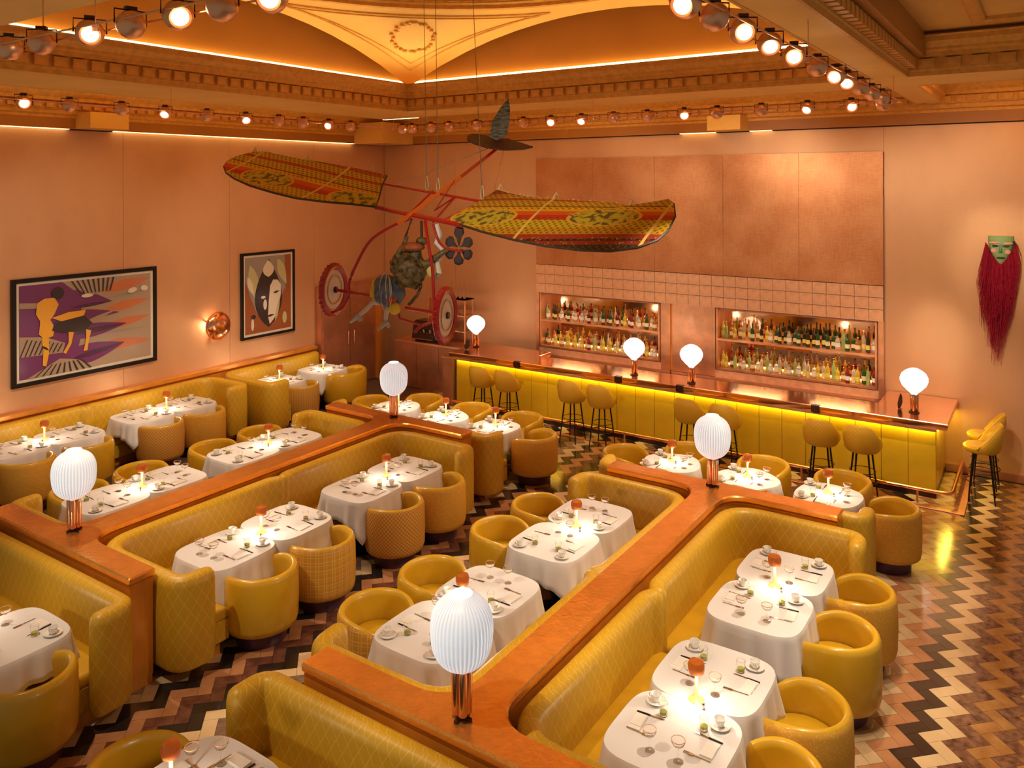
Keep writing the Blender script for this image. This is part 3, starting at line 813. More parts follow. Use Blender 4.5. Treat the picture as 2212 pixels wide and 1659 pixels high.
FORK, KNIFE = fork_proto(), knife_proto()
g = MB(); g.box(-.085, .085, -.045, .045, .0, .005); g.box(-.084, .05, -.042, .040, .005, .010); NAP = single(g, 'napkin', 'napkin', 0)
g = MB(); g.lathe([(.010, 0), (.013, .004), (.011, .03), (.008, .04), (.004, .043)], 10); SHK = single(g, 'salt_shaker', 'steel')
def tlamp_proto():
    t = thing('table_lamp', 'x', 'lamp')
    g = MB(); g.lathe([(.058, 0), (.060, .004), (.050, .010), (.020, .022)], 24); g.build('foot', 'amber_glow', t)
    g = MB(); g.lathe([(.020, .018), (.013, .05), (.012, .17), (.016, .205), (.02, .21)], 16); g.build('stem', 'amber_glow', t)
    g = MB(); g.lathe([(.035, .195), (.056, .205), (.062, .23), (.062, .265), (.052, .288), (.02, .296)], 28); g.build('shade', 'amber', t)
    return proto(t)
TL = tlamp_proto()
Z = .752
tabs = []
cnum = [0]
def table(x, y, kind, desc, side=None, cr=0, full=True):
    """side: angles (directions from the table centre) at which people sit"""
    place(TP[kind], (x, y, 0), cr, 'pedestal table under white cloth, '+desc, 'table', 'cloth-covered dining tables')
    c = CR if kind == 'r' else CP[cnum[0] % 3]; cnum[0] += 1
    place(c, (x, y, .0012*(cnum[0] % 3)), cr+(PI/2*(cnum[0] % 4) if kind == 's' else .5*cnum[0]), 'white cloth draped over '+desc, 'tablecloth', 'white tablecloths')
    for ang, sd in side:
        ca, sa = math.cos(ang), math.sin(ang)
        def at(r, q): return (x+ca*r-sa*q, y+sa*r+ca*q, Z)
        nd = ', %s side of %s' % (sd, desc)
        j = lambda s_=.012: random.uniform(-s_, s_)
        f = -1 if sd in ('bench', 'divider') else 1
        s_ = place(SAUC, at(.25+j(), f*.27+j()), 0, 'white saucer under a cup'+nd, 'saucer', 'white saucers')
        place(CUP, (s_.location.x, s_.location.y, Z+.009), ang+random.uniform(-2, 2), 'white coffee cup'+nd, 'cup', 'white coffee cups')
        place(TUM, at(.15+j(), f*.16+j()), 0, 'water tumbler with lime drink'+nd, 'glass', 'water tumblers')
        place(NAP, at(.275+j(), j()), ang+PI/2+j(.1), 'folded white napkin'+nd, 'napkin', 'folded napkins')
        place(FORK, at(.20+j(), -.10*f+j()), ang+PI+j(.1), 'steel fork'+nd, 'cutlery', 'forks')
        place(KNIFE, at(.22+j(), .10*f+j()), ang+PI+j(.1), 'dark-handled knife'+nd, 'cutlery', 'knives')
        if full: place(COU, at(.10+j(.03), -.21*f+j(.02)), 0, 'empty coupe glass'+nd, 'glass', 'coupe glasses')
lamps_t = []
def tlamp(x, y, desc):
    place(TL, (x, y, Z), 0, 'small amber mushroom lamp '+desc, 'lamp', 'amber table lamps')
    place(SHK, (x+.08, y-.07, Z), 0, 'steel shaker by the lamp '+desc, 'shaker', 'small shakers')
    lamps_t.append((x, y))
def row(xc, ys, sides, where, orr=('nearest', 'second', 'third', 'farthest')):
    for i, y in enumerate(ys): table(xc, y, 's', '%s table %s' % (orr[i], where), sides, full=True)
    tlamp(xc+random.uniform(-.03, .03), (ys[0]+ys[1])/2+.05, 'on the near pair of tables '+where)
    tlamp(xc+random.uniform(-.03, .03), (ys[2]+ys[3])/2+.05, 'on the far pair of tables '+where)
row(-7.22, (5.32, 6.13, 7.33, 8.14), ((0, 'chair'), (PI, 'divider')), 'right of the left divider')
row(-4.42, (5.33, 6.14, 7.36, 8.17), ((0, 'divider'), (PI, 'chair')), 'left of the middle divider')
row(-2.19, (5.24, 6.05, 7.25, 8.06), ((0, 'chair'), (PI, 'divider')), 'right of the middle divider')
row(-9.58, (5.36, 6.16, 7.36, 8.16), ((0, 'divider'), (PI, 'chair')), 'left of the left divider')
row(-12.52, (5.62, 6.43, 7.62, 8.43), ((0, 'chair'), (PI, 'bench')), 'along the left wall')
for y, wh in ((10.42, 'nearer'), (11.55, 'farther')):
    table(-12.48, y, 's', '%s table in the far left booth' % wh, ((0, 'chair'), (PI, 'bench'))); tlamp(-12.50, y+.03, 'on the %s table in the far left booth' % wh)
for X0, nm in ((-8.25, 'left'), (-3.25, 'middle')):
    for i, dx in enumerate((-1.06, -.02, .98)):
        d = '%s small table behind the %s divider' % (('left', 'centre', 'right')[i], nm)
        table(X0+dx, 10.30, 'r', d, ((PI/2, 'chair'), (-PI/2, 'bench'))); tlamp(X0+dx-.02, 10.36, 'on the '+d)
table(-7.36, 3.24, 's', 'front left table at the left edge', ((PI/2, 'bench'), (-PI/2, 'near')))
table(-4.50, 3.12, 's', 'front centre table at the bottom edge', ((PI/2, 'bench'), (PI, 'chair')))
tlamp(-7.9, 3.2, 'on the front left table'); tlamp(-4.66, 3.02, 'on the front centre table')

# ============================================================ RIBBED LAMPS ON THE DIVIDERS
def ribbed():
    t = thing('ribbed_lamp', 'x', 'lamp')
    g = MB(); g.box(-.075, .075, -.012, .012, 0, .02); g.box(-.012, .012, -.075, .075, 0, .02); g.lathe([(.03, 0), (.035, .03), (.03, .05)], 16); g.build('foot', 'dark', t)
    for i in range(4):
        a = PI/4+i*PI/2; g = MB(); g.lathe([(.018, .03), (.029, .04), (.030, .30), (.026, .325)], 16, (.040*math.cos(a), .040*math.sin(a), 0)); g.build('tube', 'copper', t)
    prof = []
    for i in range(25):
        f = i/24; z = .325+.50*f; q = abs(2*f-1); r = .205*(1-q**2.5)**.5 if f < .5 else .208*(1-q**2.9)**.5
        prof.append((max(r, .045 if f < .5 else .07), z))
    g = MB(); g.lathe([(.03, .322)]+prof, 264, cap0=True, cap1=False, lob=.012, nl=44); g.build('shade', 'shade', t, smooth=80)
    g = MB(); g.lathe([(.072, .822), (.074, .829), (.066, .829), (.0, .823)], 32, cap0=False, cap1=False); g.build('top_opening', 'rim', t)
    return proto(t)
RL = ribbed()
for x, y, d in ((-8.31, 4.31, 'on the near end of the left divider'), (-8.27, 9.08, 'on the far end of the left divider'), (-3.25, 4.22, 'largest, near end of the middle divider'), (-3.28, 9.04, 'on the far end of the middle divider')):
    place(RL, (x, y, 1.05), 0, 'white ribbed lamp on copper tubes, '+d, 'lamp', 'ribbed glass lamps on the dividers')

# ============================================================ BAR
bar = thing('bar', 'long bar with glowing yellow leather panels and a copper top', 'bar', (0, 0, 0))
BX0, BX1, BYF = -10.12, -1.39, 13.00
g = MB(); g.box(BX0+.02, BX1-.02, BYF+.03, BYF+.20, 0, 1.02); g.box(BX1-.2, BX1-.03, BYF+.1, YB-.02, 0, 1.02); g.box(BX0+.02, BX0+.1, BYF+.1, 13.9, 0, 1.02); g.build('carcass', 'copper_d', bar, smooth=0)
n = 24; wd = (BX1-BX0)/n; f_ = None
M['bar_panel'] = mat('yellow_bar_leather', (.62, .365, .010), .35, coat=.3, noise=.06, nscale=3, bump=.08, bscale=8)
for i in range(n):
    if f_ is None:
        g = MB(); g.prism([(-wd/2+.004, 0), (wd/2-.004, 0), (wd/2-.004, .03), (-wd/2+.004, .03)], [(.12, .004), (.13, 0), (.955, 0), (.965, .004)]); f_ = o = g.build('leather_panel', 'bar_panel', bar, smooth=0)
    else: o = f_.copy(); C.objects.link(o)
    o.location = (BX0+wd*(i+.5), BYF, 0)
    o.parent = bar
for i in range(3):
    o = f_.copy(); C.objects.link(o); o.parent = bar; o.rotation_euler = (0, 0, PI/2); o.location = (BX1, BYF+.22+i*wd*1.15, 0); o.scale = (1.13, 1, 1)
g = MB(); g.box(BX0, BX1, BYF+.01, BYF+.06, 0, .115); g.box(BX1-.06, BX1-.01, BYF+.02, YB-.02, 0, .115); g.build('plinth', 'dark', bar, smooth=0)
# copper worktop
top = [(-10.16, 12.80), (-1.22, 12.80), (-1.22, 14.36), (-2.24, 14.36), (-2.24, 13.50), (-8.42, 13.50), (-8.42, 13.92), (-10.16, 13.92)]
g = MB(); g.prism(top, [(1.055, .03), (1.06, .012), (1.085, .0), (1.14, 0), (1.15, .008)])
M['bar_top'] = mat('polished_copper_worktop', (.95, .56, .37), .16, 1, noise=.06, nscale=2, bump=.04, bscale=5)
bt = g.build('bar_worktop', 'bar_top', smooth=30); tag(bt, 'polished copper worktop running along the whole bar', 'worktop')
g = MB(); g.box(BX0, BX1+.02, BYF-.14, BYF+.03, 1.0, 1.055); g.box(BX1-.03, BX1+.12, BYF, YB-.02, 1.0, 1.055); g.build('under_rail', 'copper_r', bar, smooth=0)
g = MB(); g.box(BX0+.02, BX1-.0, BYF-.035, BYF-.010, .985, 1.0); g.box(BX1+.010, BX1+.035, BYF, YB-.05, .985, 1.0)
g.build('led_strip', 'led_y', bar, smooth=0)
for x in (-8.5, -6.35, -5.2, -3.0):
    g = MB(); g.box(x-.05, x+.05, 12.775, 12.86, 1.04, 1.156); g.box(x-.075, x-.06, 12.785, 12.86, 1.05, 1.154); g.build('edge_clasp', 'dark', bt, smooth=0)
# foot rail
ra = thing('foot_rail', 'copper foot rail running round the foot of the bar', 'rail', (0, 0, 0))
g = MB(); pth = [(BX0+.1, 12.72, .20), (-1.27, 12.72, .20)]+[(-1.27+.10*math.sin(a), 12.72+.1-.10*math.cos(a), .20) for a in (.3, .8, 1.3)]+[(-1.165, 12.86, .20), (-1.165, 14.34, .20)]
g.tube(pth, .026, 10); g.build('pipe', 'copper', ra)
for x in (-9.4, -7.9, -6.2, -4.7, -3.2, -1.6):
    g = MB(); g.tube([(x, 12.72, .2), (x, 12.72, 0)], .016, 8); g.build('post', 'copper_r', ra)
for y in (13.2, 14.1):
    g = MB(); g.tube([(-1.165, y, .2), (-1.165, y, 0)], .016, 8); g.build('post', 'copper_r', ra)
g = MB(); g.prism([(BX0, 12.55), (-1.0, 12.55), (-1.0, YB-.04), (-1.09, YB-.04), (-1.09, 12.64), (BX0, 12.64)], [(0, 0), (.012, 0), (.016, .004)]); g.build('floor_trim', 'copper_d', ra)
# cabinet at the left end of the bar
cb = thing('side_cabinet', 'low copper cabinet at the left end of the bar', 'cabinet', (-10.3, 13.4, 0))
g = MB(); g.box(-.14, .11, -.45, .45, 0, .98); g.build('body', 'copper_d', cb, smooth=0)
g = MB(); g.box(-.16, .12, -.47, .47, .98, 1.01); g.build('top', 'copper_r', cb, smooth=0)
g = MB(); g.box(-.12, .09, -.462, -.45, .05, .95); g.build('door', 'copper_d', cb, smooth=0)
# service station with coffee machine and glass rack
sd = thing('service_counter', 'copper service counter behind the left end of the bar', 'counter', (-11.45, 14.0, 0))
g = MB(); g.box(-.98, .95, -.30, .36, 0, .99); g.build('body', 'copper_d', sd, smooth=0)
g = MB(); g.box(-1.0, .97, -.32, .37, .99, 1.03); g.build('top', 'copper_r', sd, smooth=0)
for i in range(3):
    g = MB(); g.box(-.94+i*.63, -.94+i*.63+.6, -.315, -.30, .08, .95); g.build('door', 'copper_d', sd, smooth=0)
cm = thing('coffee_machine', 'dark coffee machine on the copper service counter', 'machine', (-11.62, 13.98, 1.03))
g = MB(); g.prism([(-.38, -.20), (.34, -.20), (.34, .22), (-.38, .22)], [(.04, .02), (.06, 0), (.42, .03), (.46, .07)]); g.build('body', 'dark', cm, smooth=30)
g = MB(); g.box(-.30, .26, -.24, -.17, .05, .08); g.build('drip_tray', 'steel', cm, smooth=0)
for x in (-.2, 0, .18):
    g = MB(); g.lathe([(.035, .22), (.035, .28)], 12, (x, -.22, 0)); g.tube([(x, -.22, .25), (x, -.36, .24)], .012, 6); g.build('group_head', 'steel', cm)
for x in (-.34, .3):
    g = MB(); g.box(x-.02, x+.02, -.1, .1, 0, .05); g.build('foot', 'black', cm, smooth=0)
rk = thing('glass_rack', 'tall copper shelf rack with glasses beside the coffee machine', 'rack', (-10.95, 14.0, 1.03))
for x in (-.28, .40):
    for y in (-.14, .14):
        g = MB(); g.box(x-.012, x+.012, y-.012, y+.012, 0, 1.02); g.build('post', 'copper_r', rk, smooth=0)
for z in (.30, .64, 1.0):
    g = MB(); g.box(-.30, .42, -.16, .16, z, z+.02); g.build('shelf', 'copper_r', rk, smooth=0)
g = MB(); g.box(-.62, -.28, -.16, .16, .60, .62); g.box(-.62, -.60, -.16, .16, .4, 1.0); g.box(-.62, .42, -.16, .16, 1.0, 1.02); g.build('side_bay', 'copper_r', rk, smooth=0)
g = MB(); g.lathe([(.020, 0), (.022, .003), (.028, .11), (.026, .11), (.02, .01)], 10); RG = single(g, 'drinking_glass', 'glass')
g = MB(); g.lathe([(.03, 0), (.033, .01), (.033, .20), (.012, .26), (.012, .32), (.014, .32), (.014, .34)], 12); RBt = single(g, 'decanter', 'glass')
k = 0
for z, zn in ((.32, 'lower'), (.66, 'middle')):
    for i in range(7):
        place(RG, (-10.95-.21+i*.09, 13.93, 1.03+z), 0, '%s glass from the left on the %s shelf of the copper rack' % (ordn(i), zn), 'glass', 'glasses on the copper rack')
for i in range(8):
    place(RBt, (-10.95-.52+i*.118, 13.97, 2.05), 0, '%s decanter from the left on top of the copper rack' % ordn(i), 'bottle', 'decanters on the copper rack')

# bar lamps
def blamp():
    t = thing('bar_lamp', 'x', 'lamp')
    g = MB(); g.lathe([(.07, 0), (.075, .012), (.03, .02)], 20); g.build('foot', 'dark', t)
    for i in range(3):
        a = .5+i*2*PI/3; g = MB(); g.lathe([(.016, .015), (.027, .03), (.028, .25), (.022, .275)], 14, (.036*math.cos(a), .036*math.sin(a), 0)); g.build('tube', 'copper', t)
    g = MB(); g.lathe([(.04, .265), (.05, .285), (.10, .33), (.165, .40), (.193, .47), (.190, .52), (.165, .575), (.115, .62), (.06, .65), (.02, .66)], 36); g.build('shade', 'shade_b', t)
    return proto(t)
BLm = blamp()
for x, y, d in ((-9.99, 13.50, 'at the far left end'), (-6.18, 13.08, 'left of the two in the middle'), (-5.11, 13.08, 'right of the two in the middle'), (-1.70, 13.22, 'at the right end')):
    place(BLm, (x, y, 1.15), 0, 'white globe lamp on the copper bar, '+d, 'lamp', 'globe lamps on the bar')
# folded menus
for x, y, a, d in ((-10.02, 13.18, .5, 'left end of the bar'), (-1.92, 13.32, 1.2, 'right end of the bar')):
    t = thing('menu_stand', 'dark leaf-shaped menu stand leaning by the lamp at the '+d, 'menu', (x, y, 1.15), a)
    pts = [(0, 0), (.05, .02), (.09, .08), (.085, .16), (.05, .22), (.01, .17), (-.03, .08), (-.02, .02)]
    g = MB(); n_ = len(pts); g.add([(p[0], -.006, p[1]) for p in pts]+[(p[0], .006, p[1]) for p in pts], [tuple(range(n_)), tuple(range(2*n_-1, n_-1, -1))]+[(i, n_+i, n_+(i+1) % n_, (i+1) % n_) for i in range(n_)]); g.build('card', 'dark', t, smooth=0)
    g = MB(); g.lathe([(.04, 0), (.04, .008)], 14, (.02, 0, 0)); g.build('foot', 'copper', t)

# bar stools
def stool():
    t = thing('bar_stool', 'x', 'stool')
    R, sp, n = .245, 1.75, 26
    g = MB(); rs = []; uv = []
    for i in range(-1, n+2):
        j = min(max(i, 0), n); a = -sp+2*sp*j/n; f = abs(a)/sp
        h = 1.12-.33*max(0, (f-.22)/.78)**1.6; k = 1; aa = a+PI
        if i in (-1, n+1): k = .4; aa += .1 if i > 0 else -.1
        sh = .02*(1-f)
        pr = [(R-.03, .725), (R, .76), (R+.02+sh, .88*.5+h*.5), (R+.012+sh, h-.02), (R-.005+sh, h), (R-.03+sh, h-.012), (R-.045, .86), (R-.05, .78), (R-.06, .74)]
        mid = R-.02
        rs.append([((mid+(r-mid)*k)*math.cos(aa), (mid+(r-mid)*k)*math.sin(aa), min(z, h)) for r, z in pr]); uv.append([(a*R, z) for r, z in pr])
    m_ = len(pr)
    for i in range(len(rs)-1):
        for j in range(m_):
            k = (j+1) % m_; q = [rs[i][j], rs[i+1][j], rs[i+1][k], rs[i][k]]
            b = len(g.v); g.v += q; g.f.append([b, b+1, b+2, b+3]); g.m.append(0 if j <= 3 else 1); g.uv.append((uv[i][j], uv[i+1][j], uv[i+1][k], uv[i][k]))
    o = g.build('backrest', ['quilt_s', 'leather'], t, smooth=0)
    import bmesh
    bm = bmesh.new(); bm.from_mesh(o.data); bmesh.ops.remove_doubles(bm, verts=bm.verts, dist=.0003); bmesh.ops.holes_fill(bm, edges=bm.edges, sides=20); bmesh.ops.recalc_face_normals(bm, faces=bm.faces)
    for f in bm.faces: f.smooth = True
    bm.to_mesh(o.data); bm.free()
    g = MB(); g.lathe([(.17, .70), (.21, .71), (.235, .74), (.238, .775), (.21, .80), (.1, .808)], 28); g.build('seat', 'leather', t)
    for i in range(4):
        a = PI/4+i*PI/2; g = MB(); g.tube([(.14*math.cos(a), .14*math.sin(a), .715), (.235*math.cos(a), .235*math.sin(a), 0)], .014, 8, r2=.010); g.build('leg', 'black', t)
    g = MB(); q = .198; ring_ = [(q*math.cos(2*PI*i/24), q*math.sin(2*PI*i/24), .28) for i in range(25)]; g.tube(ring_, .007, 6)
    q = .178; g.tube([(q*math.cos(2*PI*i/24), q*math.sin(2*PI*i/24), .42) for i in range(25)], .005, 6); g.build('foot_ring', 'black', t)
    return proto(t)
M['quilt_s'] = pattern('fine_quilted_leather', 'diamond', (.74, .42, .02), (.60, .32, .02), .05, .06, .06)
ST = stool()
for i, (x, w_) in enumerate(((-9.03, 'left one of the first pair from the left'), (-8.44, 'right one of the first pair from the left'), (-7.07, 'left one of the second pair from the left'), (-6.48, 'right one of the second pair from the left'), (-4.87, 'left one of the third pair from the left'), (-4.29, 'right one of the third pair from the left'), (-2.84, 'left one of the fourth pair from the left'), (-2.27, 'right one of the fourth pair from the left'))):
    place(ST, (x, 12.42, 0), PI/2+random.uniform(-.08, .08), 'yellow bar stool with black legs, '+w_, 'stool', 'bar stools')
place(ST, (-.84, 13.32, 0), PI+.05, 'yellow bar stool at the right end of the bar, nearer one', 'stool', 'bar stools')
place(ST, (-.84, 13.95, 0), PI-.05, 'yellow bar stool at the right end of the bar, farther one by the wall', 'stool', 'bar stools')

# ============================================================ COPPER LEAF WALL, NICHES, BOTTLES
lw = thing('leaf_panel', 'tall copper-leaf wall panel above the bottle niches', 'wall panel', (0, YB, 0))
yf = -.07
def pbox(name, x0, x1, z0, z1, mt, y0=yf, y1=-.013):
    g = MB(); g.box(x0, x1, y0, y1, z0, z1); return g.build(name, mt, lw, smooth=0)
x0, x1 = -9.02, -2.29; nn = 5; ww = (x1-x0)/nn
for i in range(nn): pbox('leaf_sheet', x0+i*ww+.002, x0+(i+1)*ww-.002, 2.87, 5.07, 'leaf')
pbox('bed', x0, x1, 2.27, 2.865, 'grout', yf+.02)
tw = (x1-x0)/30; ft = None
for r_ in range(3):
    for i in range(30):
        if ft is None:
            g = MB(); g.prism([(-tw/2+.003, 0), (tw/2-.003, 0), (tw/2-.003, .02), (-tw/2+.003, .02)], [(0, .0), (.190, .0)]); ft = o = g.build('tile', 'leaf_t', lw, smooth=0)
        else: o = ft.copy(); C.objects.link(o); o.parent = lw
        o.location = (x0+tw*(i+.5), yf-.002+random.uniform(-.002, .002), 2.272+r_*.198); o.rotation_euler = (random.uniform(-.012, .012), 0, random.uniform(-.012, .012))
pbox('side_strip', x0, N1[0]-.02, 1.0, 2.27, 'copper_r'); pbox('side_strip', N1[1]+.02, -6.02, 1.0, 2.27, 'copper_r'); pbox('centre_panel', -5.98, -5.19, 1.0, 2.27, 'copper_r', yf+.01)
pbox('side_strip', -2.37, x1, 1.0, 2.27, 'copper_r'); pbox('seam', -6.02, -5.98, 1.0, 2.27, 'wood', -.03)
pbox('side_strip', -5.185, N2[0]-.02, 1.0, 2.27, 'copper_r')
pbox('lower_panel', x0, -6.02, .0, .995, 'copper_d'); pbox('lower_panel', -6.0, x1, .0, .995, 'copper_d')
pbox('sill_panel', N1[0]-.02, N1[1]+.02, .995, 1.13, 'leaf_t'); pbox('sill_panel', N2[0]-.02, N2[1]+.02, .995, 1.13, 'leaf_t')
bots = []
def bottle(name, prof, body, cap, lab):
    t = thing(name, 'x', 'bottle')
    g = MB(); g.lathe(prof, 10); g.build('body', body, t)
    H_ = prof[-1][1]
    g = MB(); g.lathe([(.013, H_-.005), (.014, H_+.02), (.012, H_+.022)], 8); g.build('cap', cap, t)
    if lab:
        g = MB(); g.lathe([(prof[2][0]+.0012, .05), (prof[2][0]+.0012, .12)], 10, cap0=False, cap1=False); g.build('label', lab, t)
    return proto(t)
pa = [(.028, 0), (.036, .006), (.037, .03), (.037, .17), (.030, .20), (.013, .225), (.012, .28)]
pb = [(.030, 0), (.042, .006), (.044, .03), (.044, .13), (.034, .165), (.014, .185), (.013, .235)]
pc = [(.028, 0), (.032, .006), (.033, .03), (.033, .19), (.020, .235), (.012, .25), (.012, .31)]
def bm_(n, c, tr=.35, r=.12): return mat(n, c, r, trans=tr, ior=1.4, coat=.3)
M['b_green'] = bm_('green_bottle_glass', (.03, .10, .02)); M['b_clear'] = bm_('clear_bottle_glass', (.75, .68, .52), .6); M['b_amber'] = bm_('amber_bottle_glass', (.45, .17, .03))
M['b_yel'] = bm_('yellow_liqueur', (.72, .52, .06), .3); M['b_dark'] = bm_('dark_bottle_glass', (.04, .03, .02)); M['b_red'] = bm_('red_bottle_glass', (.28, .02, .02)); M['b_lime'] = bm_('pale_green_bottle_glass', (.40, .52, .16))
M['l_cream'] = mat('cream_label', (.80, .70, .45), .7); M['l_yel'] = mat('yellow_label', (.75, .62, .12), .7); M['l_white'] = mat('white_label', (.8, .78, .7), .7)
for nm, pf, b_, c_, l_ in (('green', pa, 'b_green', 'dark', 'l_cream'), ('clear', pb, 'b_clear', 'dark', 'l_white'), ('amber', pb, 'b_amber', 'copper', 'l_cream'), ('yellow', pa, 'b_yel', 'copper', 'l_yel'), ('dark', pc, 'b_dark', 'dark', 'l_yel'), ('red', pa, 'b_red', 'black', 'l_white'), ('pale green', pc, 'b_lime', 'copper', None), ('clear', pc, 'b_clear', 'copper', 'l_yel')):
    bots.append((nm, bottle('bottle', pf, b_, c_, l_)))
for (a, b, z0, z1), nn_ in ((N1, 'left'), (N2, 'right')):
    nc = thing('bottle_niche', '%s bottle niche behind the bar, lined with copper and mirror' % nn_, 'niche', ((a+b)/2, YB, 0))
    cx = (a+b)/2; hw = (b-a)/2
    g = MB(); g.box(-hw+.002, hw-.002, .34, .395, z0+.002, z1-.002); g.build('mirror_back', 'mirror', nc, smooth=0)
    for s in (-1, 1):
        g = MB(); g.box(s*hw-(.0 if s < 0 else .03)+(.002 if s < 0 else -.002), s*hw+(.03 if s < 0 else 0)+(.002 if s < 0 else -.002), -.075, .34, z0+.002, z1-.002); g.build('side_lining', 'copper_r', nc, smooth=0)
    g = MB(); g.box(-hw+.034, hw-.034, -.02, .34, z1-.03, z1-.004); g.build('top_lining', 'copper_d', nc, smooth=0)
    g = MB(); g.box(-hw+.034, hw-.034, -.085, .34, z0+.002, z0+.035); g.build('shelf', 'copper_r', nc, smooth=0)
    g = MB(); g.box(-hw+.034, hw-.034, -.085, .34, 1.68, 1.715); g.build('shelf', 'copper_r', nc, smooth=0)
    g = MB(); g.box(-hw+.05, hw-.05, .31, .33, z0+.04, z0+.052); g.build('added_glow_strip', 'led_w', nc, smooth=0)  # glowing strip added along the lower shelf to brighten the niche
    for zz, sn in ((z0+.035, 'lower'), (1.715, 'upper')):
        nb = 33
        for i in range(nb):
            w_ = [3, 4, 2, 3, 2, 3, 1, 2] if sn == 'upper' else [1, 4, 2, 5, 1, 1, 2, 4]
            if nn_ == 'right' and sn == 'upper': w_ = [3, 3, 1, 2, 4, 3, 2, 3]
            nm, pr_ = random.choices(bots, w_)[0]
            place(pr_, (a+.075+(b-a-.15)*i/(nb-1), YB+(.03 if i % 2 else .11)+random.uniform(-.012, .012), zz), 0, '%s glass bottle, %s from the left, %s shelf of %s niche' % (nm, ordn(i), sn, nn_), 'bottle', 'bottles in the %s niche' % nn_, (1, 1, random.uniform(.88, 1.12)))
    for xx in (cx-.7, cx+.7):  # area lamps added inside the niche to light the bottles
        light('niche_fill_light', 'AREA', (xx, YB+.14, z1-.04), 5, (1, .72, .42), size=.9, sizey=.1, rot=(0, 0, 0))
        light('niche_fill_light', 'AREA', (xx, YB+.14, 1.672), 4, (1, .8, .5), size=.9, sizey=.1, rot=(0, 0, 0))
# low worktop behind the bar
bk = thing('back_counter', 'low copper counter under the bottle niches', 'counter', (-5.6, 14.1, 0))
g = MB(); g.box(-2.9, 3.15, -.12, .21, 0, .90); g.build('body', 'copper_d', bk, smooth=0)
g = MB(); g.box(-2.92, 3.17, -.15, .21, .90, .94); g.build('top', 'bar_top', bk, smooth=0)

# ============================================================ PICTURES, SCONCES, MASK
PC = {k: mat('print_'+k, v, .55, coat=.4) for k, v in dict(purple=(.16, .022, .13), plum=(.07, .01, .06), taupe=(.38, .27, .18), rust=(.55, .16, .06), gold=(.80, .38, .02), ink=(.03, .015, .015), grey=(.30, .25, .20), pale=(.72, .62, .48), sage=(.50, .46, .22), brown=(.30, .08, .02)).items()}
def picture(label, y0, y1, z0, z1, fr, shapes, bg):
    t = thing('framed_picture', label, 'picture', (XL+.014, (y0+y1)/2, (z0+z1)/2))
    W_, H_ = (y1-y0), (z1-z0)
    for (a, b, c, d) in ((-W_/2, W_/2, H_/2-fr, H_/2), (-W_/2, W_/2, -H_/2, -H_/2+fr), (-W_/2, -W_/2+fr, -H_/2+fr, H_/2-fr), (W_/2-fr, W_/2, -H_/2+fr, H_/2-fr)):
        g = MB(); g.box(0, .055, a, b, c, d); g.build('frame', 'black', t, smooth=0)
    g = MB(); g.box(.0, .03, -W_/2+fr, W_/2-fr, -H_/2+fr, H_/2-fr); g.build('mount', PC['pale'], t, smooth=0)
    iw, ih = W_-2*fr-.09, H_-2*fr-.09
    ks = list(PC); g = MB(); g.box(.03, .033, -iw/2, iw/2, -ih/2, ih/2, ks.index(bg)); lay = 0
    for k, pts in shapes:
        lay += 1; X = .033+.0004*lay
        g.add([(X, -iw/2+iw*min(max(p[0], 0), 1), -ih/2+ih*min(max(p[1], 0), 1)) for p in pts], [tuple(range(len(pts)))], ks.index(k))
    g.build('print', [PC[k] for k in ks], t, smooth=0)
def leafp(x0, y0, x1, y1, wd_, n=8):
    dx, dy = x1-x0, y1-y0; L = math.hypot(dx, dy); nx, ny = -dy/L, dx/L
    up = [(x0+dx*i/n+nx*wd_*math.sin(PI*(i/n)**.8), y0+dy*i/n+ny*wd_*math.sin(PI*(i/n)**.8)) for i in range(n+1)]
    dn = [(x0+dx*i/n-nx*wd_*math.sin(PI*(i/n)**.8), y0+dy*i/n-ny*wd_*math.sin(PI*(i/n)**.8)) for i in range(n, -1, -1)]
    return up+dn[1:-1]
def ell(cx, cy, a, b, n=14, rot=0): return [(cx+a*math.cos(2*PI*i/n)*math.cos(rot)-b*math.sin(2*PI*i/n)*math.sin(rot), cy+a*math.cos(2*PI*i/n)*math.sin(rot)+b*math.sin(2*PI*i/n)*math.cos(rot)) for i in range(n)]
sh = [('rust', leafp(.60, .85, 1, .95, .06)), ('rust', leafp(.62, .62, 1, .70, .05)), ('rust', leafp(.6, .42, 1, .5, .05)), ('rust', leafp(.55, .22, 1, .2, .06)), ('grey', leafp(.62, .76, 1, .8, .012)), ('grey', leafp(.6, .36, 1, .36, .012)),
      ('purple', [(0, 1), (.30, 1), (.42, .85), (.46, .5), (.40, .15), (.30, 0), (0, 0)]), ('purple', leafp(.2, .86, .68, .72, .09)), ('purple', leafp(.25, .62, .74, .58, .06)), ('purple', leafp(.25, .40, .80, .44, .08)), ('purple', leafp(.25, .12, .78, .22, .11)), ('plum', leafp(.35, .70, .68, .72, .02)), ('plum', leafp(.38, .40, .80, .44, .03)), ('plum', leafp(.35, .12, .78, .22, .03)),
      ('taupe', [(.34, 1), (.74, 1), (.60, .86), (.50, .80)]), ('taupe', [(0, .46), (.18, .42), (.32, .32), (.30, .22), (0, .24)]), ('taupe', [(.05, 0), (.55, 0), (.40, .12), (.28, .16)]), ('taupe', leafp(.44, .50, .72, .62, .02)), ('taupe', [(0, .82), (.12, .80), (.14, .74), (0, .76)])]
for i in range(9):
    sh += [('ink', [(.36+i*.04, 1), (.375+i*.04, 1), (.44+i*.028, .845), (.43+i*.028, .845)]), ('ink', [(.0+i*.032, .24), (.01+i*.032, .24), (.06+i*.03, .42-.012*i), (.05+i*.03, .42-.012*i)]), ('ink', [(.10+i*.05, 0), (.115+i*.05, 0), (.20+i*.03, .11), (.19+i*.03, .11)])]
